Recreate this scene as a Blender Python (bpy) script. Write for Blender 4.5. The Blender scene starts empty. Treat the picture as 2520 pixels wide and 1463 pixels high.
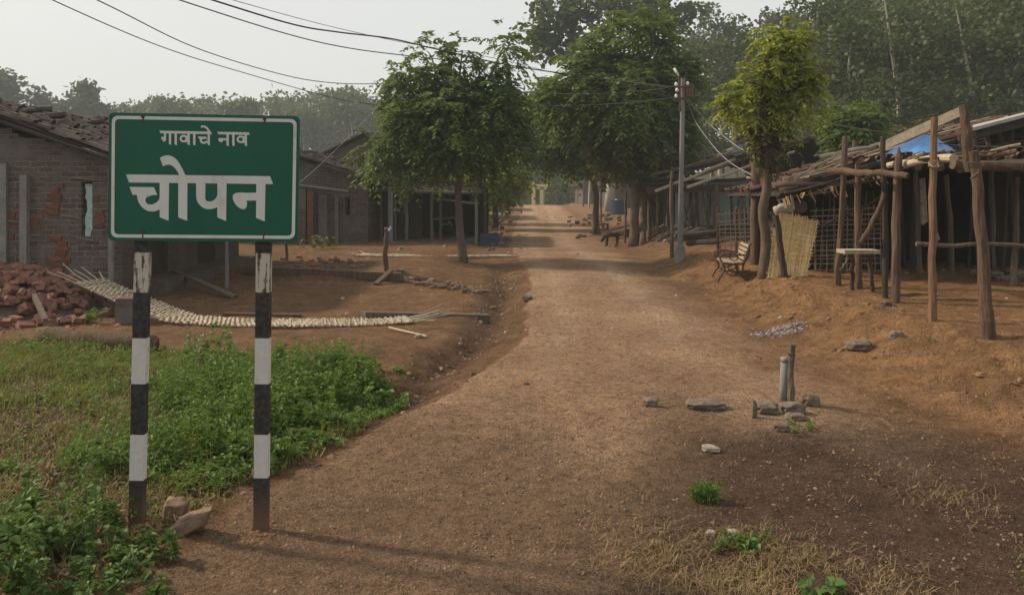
import bpy, bmesh, math, random
import numpy as np
from mathutils import Vector, Matrix
R = math.radians
rnd = random.Random(7)
rng = np.random.default_rng(11)
SC = bpy.context.scene
COL = SC.collection

# ------------------------------------------------------------------ camera, sky, sun
FPX, HORY, CX, EYE = 1900.0, 470.0, 1260.0, 1.7      # focal length and horizon of a 2520 x 1463 view
cam_d = bpy.data.cameras.new("camera"); cam = bpy.data.objects.new("camera", cam_d); COL.objects.link(cam)
cam.location = (0, 0, EYE); cam.rotation_euler = (R(90), 0, 0)
cam_d.sensor_width = 36; cam_d.lens = 36*FPX/2520
cam_d.shift_y = -(731.5-HORY)/2520.0
cam_d.clip_start = 0.05; cam_d.clip_end = 2000
SC.camera = cam
SUN_EL, SUN_AZ = R(37), math.atan2(-0.95, 0.30)       # from the left and a little ahead
w = bpy.data.worlds.new("World"); SC.world = w; w.use_nodes = True
nt = w.node_tree; nt.nodes.clear()
sky = nt.nodes.new('ShaderNodeTexSky'); sky.sky_type = 'NISHITA'; sky.sun_disc = False
sky.sun_elevation = SUN_EL; sky.sun_rotation = SUN_AZ; sky.dust_density = 6; sky.air_density = 1.0; sky.ozone_density = 1.0
mx = nt.nodes.new('ShaderNodeMixRGB'); mx.inputs[0].default_value = 0.8
mx.inputs[2].default_value = (8.6, 8.6, 8.4, 1)
bgd = nt.nodes.new('ShaderNodeBackground'); bgd.inputs['Strength'].default_value = 0.100
wo = nt.nodes.new('ShaderNodeOutputWorld')
nt.links.new(sky.outputs[0], mx.inputs[1]); nt.links.new(mx.outputs[0], bgd.inputs['Color']); nt.links.new(bgd.outputs[0], wo.inputs[0])
sd = bpy.data.lights.new("sun", 'SUN'); sd.energy = 4.8; sd.angle = R(3.5); sd.color = (1.0, 0.84, 0.64)
sun = bpy.data.objects.new("sun", sd); COL.objects.link(sun)
sdir = Vector((math.sin(SUN_AZ)*math.cos(SUN_EL), math.cos(SUN_AZ)*math.cos(SUN_EL), math.sin(SUN_EL)))
sun.rotation_euler = sdir.to_track_quat('Z', 'Y').to_euler(); sun.location = (-20, 10, 30)
SC.view_settings.view_transform = 'Standard'; SC.view_settings.look = 'None'
SC.view_settings.gamma = 1.0; SC.view_settings.use_curve_mapping = False
SC.view_settings.exposure = 0.08
SC.cycles.max_bounces = 6; SC.cycles.diffuse_bounces = 3; SC.cycles.transparent_max_bounces = 6
SC.cycles.volume_bounces = 1

# ------------------------------------------------------------------ noise and terrain
def _h(ix, iy, s):
    n = (ix*374761393 + iy*668265263 + s*974634777) & 0xffffffff
    n = ((n ^ (n >> 13))*1274126177) & 0xffffffff
    return ((n ^ (n >> 16)) & 0xffff)/65535.0
def vn(x, y, s=0):
    x = np.asarray(x, float); y = np.asarray(y, float)
    ix = np.floor(x).astype(np.int64); iy = np.floor(y).astype(np.int64)
    fx = x-ix; fy = y-iy; fx = fx*fx*(3-2*fx); fy = fy*fy*(3-2*fy)
    a = _h(ix, iy, s); b = _h(ix+1, iy, s); c = _h(ix, iy+1, s); d = _h(ix+1, iy+1, s)
    return (a*(1-fx)+b*fx)*(1-fy)+(c*(1-fx)+d*fx)*fy
def fbm(x, y, s=0, o=4):
    t = 0; a = .5; n = 0
    for i in range(o):
        t = t+a*vn(np.asarray(x)*2**i, np.asarray(y)*2**i, s+i); n += a; a *= .5
    return t/n
def ss(t):
    t = np.clip(t, 0, 1); return t*t*(3-2*t)
XLY = [2.0, 3.33, 3.76, 4.42, 4.89, 5.67, 6.46, 8.97, 15.4, 24.8, 92]
XLX = [-2.1, -1.62, -1.5, -1.4, -1.1, -.9, -.54, .12, .32, -.13, 1.4]
def xl(Y): return np.interp(Y, XLY, XLX)
def xr(Y): return np.interp(Y, [2, 5, 8, 12, 24, 92], [3.4, 3.1, 3.0, 3.2, 3.3, 6.0])
def height(X, Y):
    X = np.asarray(X, float); Y = np.asarray(Y, float)
    wob = (fbm(X*.6, Y*.6, 5)-.5)
    b = ss((X-xr(Y)-wob*1.1)/1.7)*ss((Y-3.2)/2.5)
    z = .32*b
    lump = 4*b*(1-b)+.25*b
    rid = np.abs(fbm(X*1.1, Y*1.1+X*.5, 21)-.5)*2
    rid2 = np.abs(fbm(X*2.6+Y*.8, Y*2.2, 23)-.5)*2
    z = z+(.36*(.35-rid)+.10*(.3-rid2))*lump*ss((22-Y)/8)
    z = z+.045*ss((X-xl(Y)+.22*(fbm(X*1.6, Y*1.6, 55)-.5))/.09)*ss((xr(Y)-X)/1.2)*ss((24-Y)/6)*ss((Y-4.7)/1.0)
    g = np.exp(-((X-(xl(Y)-.42)+.25*wob)/.27)**2)*ss((Y-5.2)/1.5)*ss((19-Y)/4)
    z = z-.13*g*(.6+.8*fbm(X*3, Y*3, 9))
    yard = ss((-1.0-X+wob)/1.0)*ss((Y-14.3-wob*.9)/.5)*ss((60-Y)/20)
    z = z+.16*yard
    fld = ss((xl(Y)-.1-X)/.5)*ss((9.3-Y)/1.2)
    z = z+fld*(.10*(fbm(X*1.7, Y*1.7, 31)-.45))
    near = ss((30-Y)/15)
    z = z+near*(.05*(fbm(X*.9, Y*.9, 2)-.5)+.022*(fbm(X*5, Y*5, 3)-.5)*(1-.5*ss((X-xl(Y))/.3)*ss((xr(Y)-X)/.3))+.020*(fbm(X*11, Y*11, 4, 2)-.5))
    z = z+10*ss((X-15-.12*(Y-20))/55)*ss((Y-26)/35)+5*ss((Y-108)/60)+4*ss((-X-22)/50)*ss((Y-40)/80)
    return z
def hz(x, y): return float(height(np.array([x]), np.array([y]))[0])
def G(px, py):
    "where the view line through a point of the photograph meets the terrain"
    Y = FPX*(EYE)/(py-HORY)
    for _ in range(25):
        X = (px-CX)/FPX*Y
        Yn = FPX*(EYE-hz(X, Y))/(py-HORY); Y = Y*.5+Yn*.5
    X = (px-CX)/FPX*Y
    return Vector((X, Y, hz(X, Y)))
def P(px, py, Y): return Vector(((px-CX)/FPX*Y, Y, EYE-(py-HORY)/FPX*Y))
def on(x, y, dz=0): return Vector((x, y, hz(x, y)+dz))

# ------------------------------------------------------------------ materials
class NT:
    def __init__(s, name):
        s.m = bpy.data.materials.new(name); s.m.use_nodes = True; s.t = s.m.node_tree; s.t.nodes.clear()
        s.out = s.t.nodes.new('ShaderNodeOutputMaterial')
        s.tc = s.t.nodes.new('ShaderNodeTexCoord')
    def n(s, ty, **k):
        n = s.t.nodes.new(ty)
        for a, v in k.items(): setattr(n, a, v)
        return n
    def set(s, sock, v):
        if hasattr(v, 'is_linked') or isinstance(v, bpy.types.NodeSocket): s.t.links.new(v, sock)
        else: sock.default_value = (*v, 1) if isinstance(v, tuple) and len(v) == 3 and sock.type == 'RGBA' else v
    def vec(s, scale=(1, 1, 1), kind='Object'):
        m = s.n('ShaderNodeMapping'); m.inputs['Scale'].default_value = scale
        s.t.links.new(s.tc.outputs[kind], m.inputs[0]); return m.outputs[0]
    def noise(s, sc, det=4, rough=.6, vec=None, dist=0):
        n = s.n('ShaderNodeTexNoise'); n.inputs['Scale'].default_value = sc; n.inputs['Detail'].default_value = det
        n.inputs['Roughness'].default_value = rough; n.inputs['Distortion'].default_value = dist
        s.t.links.new(vec or s.vec(), n.inputs['Vector']); return n.outputs[0]
    def vor(s, sc, vec=None, feat='F1'):
        n = s.n('ShaderNodeTexVoronoi'); n.feature = feat; n.inputs['Scale'].default_value = sc
        s.t.links.new(vec or s.vec(), n.inputs['Vector']); return n.outputs[0]
    def ramp(s, f, st):
        n = s.n('ShaderNodeValToRGB'); e = n.color_ramp.elements
        while len(e) < len(st): e.new(.5)
        for i, (p, c) in enumerate(st):
            e[i].position = p; e[i].color = (*c, 1) if isinstance(c, tuple) else (c, c, c, 1)
        s.t.links.new(f, n.inputs[0]); return n.outputs[0]
    def mix(s, f, a, b, mode='MIX'):
        n = s.n('ShaderNodeMixRGB', blend_type=mode); s.set(n.inputs[0], f); s.set(n.inputs[1], a); s.set(n.inputs[2], b); return n.outputs[0]
    def math(s, op, a, b=0.0):
        n = s.n('ShaderNodeMath', operation=op); s.set(n.inputs[0], a); s.set(n.inputs[1], b); return n.outputs[0]
    def attr(s, name):
        n = s.n('ShaderNodeAttribute'); n.attribute_name = name; return n.outputs['Fac']
    def bump(s, h, strength=.5, dist=.02, prev=None):
        n = s.n('ShaderNodeBump'); n.inputs['Strength'].default_value = strength; n.inputs['Distance'].default_value = dist
        s.t.links.new(h, n.inputs['Height'])
        if prev: s.t.links.new(prev, n.inputs['Normal'])
        return n.outputs[0]
    def bsdf(s, col, rough=.8, nrm=None, spec=.3, metal=0):
        b = s.n('ShaderNodeBsdfPrincipled'); s.set(b.inputs['Base Color'], col); s.set(b.inputs['Roughness'], rough)
        b.inputs['Specular IOR Level'].default_value = spec; b.inputs['Metallic'].default_value = metal
        if nrm: s.t.links.new(nrm, b.inputs['Normal'])
        return b.outputs[0]
    def done(s, sh): s.t.links.new(sh, s.out.inputs[0]); return s.m
def simple(name, c1, c2, sc=3, stretch=(1, 1, 1), rough=.85, bump=.4, dist=.01, c3=None, sc2=30, spec=.2, island=0, fine=.35):
    t = NT(name); v = t.vec(stretch)
    n1 = t.noise(sc, 5, .65, v); st = [(.3, c1), (.68, c2)]
    if c3: st = [(.28, c1), (.5, c2), (.72, c3)]
    c = t.ramp(n1, st)
    n2 = t.noise(sc2, 4, .7, v)
    c = t.mix(fine, c, t.ramp(n2, [(.3, tuple(x*.45 for x in c1)), (.7, tuple(min(1, x*1.5) for x in c2))]))
    if island:
        g = t.n('ShaderNodeNewGeometry'); hs = t.n('ShaderNodeHueSaturation')
        t.set(hs.inputs['Value'], t.math('ADD', t.math('MULTIPLY', g.outputs['Random Per Island'], island*2), 1-island)); t.set(hs.inputs['Color'], c); c = hs.outputs[0]
    return t.done(t.bsdf(c, rough, t.bump(n2, bump, dist), spec))
def leafmat(name, c1, c2, c3, trans=.35, sc=.9, spec=.25, rough=.6):
    t = NT(name); g = t.n('ShaderNodeNewGeometry')
    a = t.ramp(g.outputs['Random Per Island'], [(0, c1), (.55, c2), (1, c3)])
    n = t.noise(sc, 3, .6)
    a = t.mix(t.ramp(n, [(.35, .0), (.7, .55)]), a, c3)
    p = t.bsdf(a, rough, None, spec)
    tr = t.n('ShaderNodeBsdfTranslucent'); t.set(tr.inputs[0], t.mix(.25, a, (.35, .42, .04)))
    mxs = t.n('ShaderNodeMixShader'); mxs.inputs[0].default_value = trans
    t.t.links.new(p, mxs.inputs[1]); t.t.links.new(tr.outputs[0], mxs.inputs[2]); return t.done(mxs.outputs[0])
M = {}
M['wood_grey'] = simple('weathered_wood', (.05, .036, .027), (.15, .115, .09), 4, (6, 6, .6), .9, .6, .008, sc2=22)
M['wood_brown'] = simple('brown_wood', (.042, .029, .021), (.150, .098, .066), 4, (5, 5, .6), .9, .95, .016, sc2=18)
M['wood_orange'] = simple('peeled_wood', (.085, .050, .031), (.22, .128, .074), 3, (5, 5, .5), .85, .9, .012, sc2=16)
M['wood_dark'] = simple('dark_wood', (.022, .017, .014), (.07, .052, .042), 4, (6, 6, .6), .95, .6, .008, sc2=22)
M['wood_pale'] = simple('pale_plank', (.24, .19, .13), (.44, .38, .29), 3, (1, 1, 1), .8, .4, .004, sc2=25)
M['bamboo'] = simple('bamboo_strip', (.56, .35, .14), (.84, .58, .28), 3, (1, 1, 1), .6, .2, .002, sc2=20, island=.25)
M['bamboo_dull'] = simple('weathered_bamboo', (.13, .10, .07), (.30, .24, .17), 3, (1, 1, 1), .8, .2, .002, sc2=20, island=.25)
M['mat_pale'] = simple('pale_bamboo', (.24, .195, .135), (.45, .38, .28), 2, (1, 1, 1), .7, .2, .002, sc2=20, island=.22)
M['bark'] = simple('tree_bark', (.055, .038, .028), (.15, .11, .08), 5, (4, 4, .8), .95, .9, .02, sc2=16)
M['bark_pale'] = simple('pale_bark', (.22, .20, .16), (.38, .35, .28), 4, (3, 3, .8), .95, .5, .02, sc2=14)
M['tile'] = simple('clay_tile', (.035, .029, .026), (.090, .068, .058), 1.2, (1, 1, 1), .95, .5, .01, c3=(.085, .077, .070), sc2=30, island=.45)
M['tile_red'] = simple('red_clay_tile', (.050, .037, .031), (.135, .082, .060), 1.6, (1, 1, 1), .95, .5, .01, c3=(.14, .11, .09), sc2=30, island=.4)
M['stone'] = simple('field_stone', (.070, .052, .040), (.20, .155, .12), 5, (1, 1, 1), .9, .7, .015, sc2=24, island=.25)
M['boulder'] = simple('brown_boulder', (.12, .075, .05), (.26, .175, .125), 4, (1, 1, 1), .9, .7, .012, sc2=20)
M['clod'] = simple('earth_clod', (.10, .055, .030), (.19, .108, .056), 5, (1, 1, 1), .95, .6, .01, sc2=24, island=.3)
M['gravel'] = simple('road_gravel', (.085, .052, .034), (.20, .130, .085), 5, (1, 1, 1), .9, .5, .01, sc2=24, island=.55)
M['stone_pale'] = simple('pale_stone', (.17, .14, .11), (.34, .29, .235), 5, (1, 1, 1), .9, .6, .01, sc2=24, island=.2)
M['brickloose'] = simple('fired_brick', (.115, .058, .044), (.25, .118, .085), 5, (1, 1, 1), .9, .5, .006, c3=(.22, .165, .135), sc2=40, island=.3)
M['concrete'] = simple('aged_concrete', (.13, .12, .11), (.26, .24, .22), 3, (1, 1, 1), .9, .4, .006, sc2=30)
M['plaster'] = simple('stained_plaster', (.10, .085, .075), (.24, .205, .18), 1.6, (1, 1, .6), .95, .5, .01, sc2=26)
M['mud'] = simple('mud_wall', (.05, .038, .031), (.12, .094, .078), 1.3, (1, 1, .7), .95, .6, .02, sc2=18)
M['teal'] = simple('teal_limewash', (.28, .42, .40), (.48, .60, .56), 2, (1, 1, 1), .9, .3, .005, sc2=20)
M['yellow'] = simple('yellow_paint', (.46, .41, .15), (.64, .58, .25), 2, rough=.8, sc2=20)
M['blue'] = simple('blue_plastic', (.010, .026, .048), (.016, .042, .075), 2, rough=.4, bump=.05, sc2=10, spec=.5)
M['pole'] = simple('grey_pole', (.11, .11, .108), (.22, .22, .21), 2, (4, 4, .5), .8, .3, .004, sc2=22)
M['rust'] = simple('rusty_iron', (.045, .028, .02), (.13, .075, .045), 9, rough=.8, bump=.4, dist=.003, sc2=50)
M['slat'] = simple('bench_slat', (.17, .12, .08), (.34, .26, .18), 5, rough=.7, sc2=40)
M['wire'] = simple('wire_black', (.02, .02, .02), (.05, .05, .05), 5, rough=.6)
M['wire_pale'] = simple('wire_grey', (.16, .16, .16), (.3, .3, .3), 5, rough=.6)
M['sheet'] = simple('grey_roof_sheet', (.20, .19, .17), (.38, .36, .33), 1.5, rough=.8, sc2=14)
M['white'] = simple('white_plastic', (.6, .6, .58), (.8, .8, .78), 3, rough=.5)
M['sack'] = simple('sack_cloth', (.25, .215, .18), (.44, .39, .335), 5, rough=.95, bump=.6, dist=.02, sc2=14)
M['darkcloth'] = simple('dark_cloth', (.06, .04, .045), (.12, .09, .09), 5, rough=.95, bump=.6, dist=.02)
M['fur'] = simple('brown_fur', (.022, .014, .010), (.06, .038, .024), 8, rough=.95)
M['ash'] = simple('pale_ash', (.13, .13, .15), (.30, .30, .34), 9, rough=.95, island=.3)
M['black_in'] = simple('black_wall', (.012, .010, .009), (.035, .028, .024), 2, rough=1)  # near-black walls inside the houses, shed and hut
# tarp
t = NT('blue_tarpaulin'); n1 = t.noise(5, 4, .6); M['tarp'] = t.done(t.bsdf(t.ramp(n1, [(.3, (.02, .10, .30)), (.7, (.05, .24, .56))]), .45, t.bump(t.noise(9, 3, .6), .8, .03), .5))
# leaves
M['leaf1'] = leafmat('leaf_green', (.034, .068, .020), (.060, .112, .030), (.12, .175, .05), .38)
M['leaf2'] = leafmat('leaf_mid_green', (.040, .078, .018), (.072, .125, .026), (.135, .185, .045), .38)
M['leaf3'] = leafmat('leaf_yellow_green', (.12, .165, .018), (.21, .25, .03), (.33, .35, .055), .45)
M['leafbrown'] = leafmat('leaf_brown', (.05, .045, .022), (.08, .07, .032), (.11, .085, .035))
M['leaffar'] = leafmat('leaf_forest', (.022, .042, .015), (.04, .065, .020), (.075, .088, .030), .2, .12)
M['leafteak'] = leafmat('leaf_broad', (.020, .042, .022), (.035, .065, .032), (.06, .09, .04), .3)
M['herb'] = leafmat('leaf_herb', (.038, .092, .016), (.070, .15, .022), (.14, .225, .042), .35, 2.2)
M['herbbig'] = leafmat('leaf_herb_large', (.035, .085, .018), (.06, .13, .024), (.12, .185, .04), .3, 3)
M['grass'] = leafmat('grass_blade', (.075, .115, .018), (.13, .165, .026), (.20, .20, .045), .3, 1.3)
M['drygrass'] = leafmat('dry_blade', (.12, .075, .033), (.21, .138, .062), (.33, .235, .12), .2, 2.5)
M['litter'] = leafmat('leaf_litter', (.07, .043, .026), (.12, .078, .048), (.21, .15, .10), .1, 2.5)

def brickmat(name, c1, c2, mortar, plast, amt, red=None):
    t = NT(name); sp = t.n('ShaderNodeSeparateXYZ'); t.t.links.new(t.tc.outputs['Object'], sp.inputs[0])
    cb = t.n('ShaderNodeCombineXYZ'); t.set(cb.inputs[0], t.math('ADD', sp.outputs[0], sp.outputs[1])); t.set(cb.inputs[1], sp.outputs[2])
    wob = t.noise(4.2, 4, .7); ad = t.n('ShaderNodeVectorMath', operation='ADD'); t.set(ad.inputs[0], cb.outputs[0])
    cw = t.n('ShaderNodeCombineXYZ'); t.set(cw.inputs[1], t.math('MULTIPLY', wob, .09)); t.set(ad.inputs[1], cw.outputs[0])
    b = t.n('ShaderNodeTexBrick'); t.set(b.inputs['Vector'], ad.outputs[0]); b.inputs['Scale'].default_value = 1
    b.inputs['Brick Width'].default_value = .24; b.inputs['Row Height'].default_value = .082; b.inputs['Mortar Size'].default_value = .010
    b.inputs['Mortar Smooth'].default_value = .4; b.inputs['Bias'].default_value = 0
    b.inputs['Color1'].default_value = (*c1, 1); b.inputs['Color2'].default_value = (*c2, 1); b.inputs['Mortar'].default_value = (*mortar, 1)
    n1 = t.noise(1.1, 6, .7); n2 = t.noise(22, 4, .7); n3 = t.noise(3.1, 5, .7)
    c = t.mix(t.ramp(n2, [(.35, .0), (.75, .6)]), b.outputs[0], tuple(x*.4 for x in c1))
    c = t.mix(t.ramp(n3, [(.45, 0.0), (.7, .6)]), c, (.09, .078, .070))
    pm = t.ramp(t.math('ADD', t.math('MULTIPLY', n1, .75), t.math('MULTIPLY', n3, .25)), [(amt, 0.0), (amt+.07, .88)])
    c = t.mix(pm, c, t.ramp(n3, [(.3, tuple(x*.55 for x in plast)), (.7, plast)]))
    hgt = t.mix(pm, b.outputs['Fac'], t.math('MULTIPLY', n2, .5))
    hgt = t.math('ADD', t.math('MULTIPLY', hgt, -1), t.math('MULTIPLY', n2, .5))
    return t.done(t.bsdf(c, .95, t.bump(hgt, .9, .014), .1))
M['brick'] = brickmat('weathered_brick', (.105, .072, .060), (.175, .128, .105), (.26, .235, .205), (.175, .155, .14), .50)
M['brickred'] = brickmat('exposed_red_brick', (.20, .062, .040), (.25, .095, .062), (.13, .10, .085), (.16, .12, .10), .66)
M['brickfar'] = brickmat('plastered_brick', (.10, .066, .055), (.14, .10, .084), (.17, .15, .13), (.15, .13, .115), .47)

# sign paints
t = NT('sign_green'); n1 = t.noise(3, 6, .7, t.vec((1, 1, .3))); M['sgreen'] = t.done(t.bsdf(t.ramp(n1, [(.3, (.0, .072, .043)), (.7, (.0, .092, .054))]), .42, None, .35))
t = NT('sign_white'); n1 = t.noise(7, 6, .75, t.vec((1, 1, .35))); M['swhite'] = t.done(t.bsdf(t.ramp(n1, [(.28, (.40, .37, .32)), (.42, (.56, .55, .52)), (.7, (.63, .62, .59))]), .5, None, .3))
def mudsplash(t, c, nz):
    'dried mud thrown up round the foot of the posts'
    sp = t.n('ShaderNodeSeparateXYZ'); t.t.links.new(t.tc.outputs['Object'], sp.inputs[0])
    h = t.math('ADD', sp.outputs[2], t.math('MULTIPLY', nz, .25)); return t.mix(t.ramp(h, [(.16, .85), (.34, .0)]), c, (.15, .085, .05))
def postpaint(name, base, rustamt):
    t = NT(name); n = t.noise(2.2, 6, .7, t.vec((22, 22, 2.2))); n2 = t.noise(30, 5, .75)
    f = t.ramp(t.math('ADD', t.math('MULTIPLY', n, .7), t.math('MULTIPLY', n2, .3)), [(rustamt, 0.0), (rustamt+.05, 1.0)])
    c = t.mix(t.ramp(n2, [(.35, .25), (.65, .0)]), base, (.30, .25, .20))
    return t.done(t.bsdf(mudsplash(t, t.mix(f, c, (.075, .045, .028)), n2), .7, t.bump(n2, .3, .002), .3))
M['pwhite'] = postpaint('post_white_paint', (.58, .56, .53), .585)
M['prust'] = postpaint('post_rusty_white_paint', (.50, .45, .38), .50)
t = NT('post_black_paint'); n2 = t.noise(40, 5, .7); M['pblack'] = t.done(t.bsdf(mudsplash(t, t.ramp(n2, [(.4, (.016, .016, .017)), (.66, (.06, .052, .046))]), n2), .6, t.bump(n2, .25, .002), .3))

# ground
def ground_material():
    t = NT('packed_earth'); V = t.vec()
    nb = t.noise(.55, 5, .6); nm = t.noise(2.7, 6, .65); nf = t.noise(17, 6, .7); ng = t.noise(62, 4, .7)
    road = t.attr('road'); dark = t.attr('dark_ground'); fld = t.attr('field'); bank = t.attr('bank'); far = t.attr('forest')
    base = t.ramp(nm, [(.3, (.165, .090, .046)), (.55, (.25, .142, .076)), (.75, (.32, .20, .115))])
    rd = t.ramp(nb, [(.3, (.32, .195, .110)), (.7, (.47, .305, .185))])
    rd = t.mix(t.ramp(nm, [(.4, 0.0), (.75, .35)]), rd, (.36, .26, .19))
    c = t.mix(road, base, rd)
    tk = t.attr('track'); c = t.mix(t.math('MULTIPLY', tk, t.ramp(nm, [(.3, .35), (.6, .9)])), c, (.50, .35, .23))
    bk = t.ramp(nm, [(.3, (.20, .108, .050)), (.7, (.39, .22, .105))])
    c = t.mix(bank, c, bk)
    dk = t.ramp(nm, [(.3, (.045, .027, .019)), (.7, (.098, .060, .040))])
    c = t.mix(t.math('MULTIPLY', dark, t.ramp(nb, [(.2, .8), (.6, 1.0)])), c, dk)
    c = t.mix(fld, c, t.ramp(nm, [(.35, (.07, .055, .022)), (.7, (.13, .10, .045))]))
    c = t.mix(far, c, (.035, .04, .018))
    c = t.mix(t.ramp(nf, [(.36, .8), (.53, 0.0)]), c, t.mix(.55, c, (.03, .018, .012)))
    c = t.mix(t.ramp(ng, [(.60, 0.0), (.76, .45)]), c, (.46, .36, .27))
    c = t.mix(t.ramp(nb, [(.35, .35), (.6, 0.0)]), c, t.mix(.6, c, (.06, .035, .022)))
    grit = t.ramp(t.noise(105, 3, .75), [(.36, .42), (.50, 1.1), (.68, 1.5)]); c = t.mix(1.0, c, grit, 'MULTIPLY')
    c = t.mix(1.0, c, t.ramp(t.noise(7, 5, .7), [(.3, .82), (.6, 1.15)]), 'MULTIPLY')
    pb = t.vor(34, V); pv = t.ramp(pb, [(0, 1.0), (.42, 0.0)])
    pm = t.math('MULTIPLY', pv, t.ramp(nf, [(.45, 0.0), (.62, 1.0)]))
    c = t.mix(t.math('MULTIPLY', pm, .3), c, (.30, .24, .18))
    b1 = t.bump(nf, 1.0, .10); b2 = t.bump(ng, 1.0, .035, b1); b3 = t.bump(pm, .8, .02, b2)
    return t.done(t.bsdf(c, .95, b3, .12))
M['ground'] = ground_material()

# ------------------------------------------------------------------ mesh helpers
def tag(o, label=None, cat=None, group=None, kind=None):
    if label: o['label'] = label
    if cat: o['category'] = cat
    if group: o['group'] = group
    if kind: o['kind'] = kind
    return o
def empty(name, loc, label, cat, group=None):
    o = bpy.data.objects.new(name, None); COL.objects.link(o); o.location = loc; o.empty_display_size = .2
    return tag(o, label, cat, group)
def link_mesh(name, me, parent=None, loc=None):
    o = bpy.data.objects.new(name, me); COL.objects.link(o)
    if parent: o.parent = parent
    if loc is not None: o.location = loc
    return o
def root_origin(parent):
    v = Vector((0, 0, 0))
    while parent is not None: v += parent.location; parent = parent.parent
    return v
def npmesh(name, V, F, mat, parent=None, smooth=False, mi=None, origin=None):
    V = np.asarray(V, float).reshape(-1, 3); F = np.asarray(F, np.int32); k = F.shape[1]
    org = root_origin(parent) if parent else (origin if origin is not None else Vector((0, 0, 0)))
    V = V-np.array(org)[None]
    me = bpy.data.meshes.new(name); me.vertices.add(len(V)); me.vertices.foreach_set('co', V.astype(np.float32).ravel())
    me.loops.add(F.size); me.loops.foreach_set('vertex_index', F.ravel()); me.polygons.add(len(F))
    me.polygons.foreach_set('loop_start', np.arange(0, F.size, k, dtype=np.int32)); me.polygons.foreach_set('loop_total', np.full(len(F), k, np.int32))
    me.polygons.foreach_set('use_smooth', np.full(len(F), smooth))
    for m in (mat if isinstance(mat, list) else [mat]): me.materials.append(m)
    if mi is not None: me.polygons.foreach_set('material_index', np.asarray(mi, np.int32))
    me.update(calc_edges=True); me.validate()
    return link_mesh(name, me, parent, None if parent else org)
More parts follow.
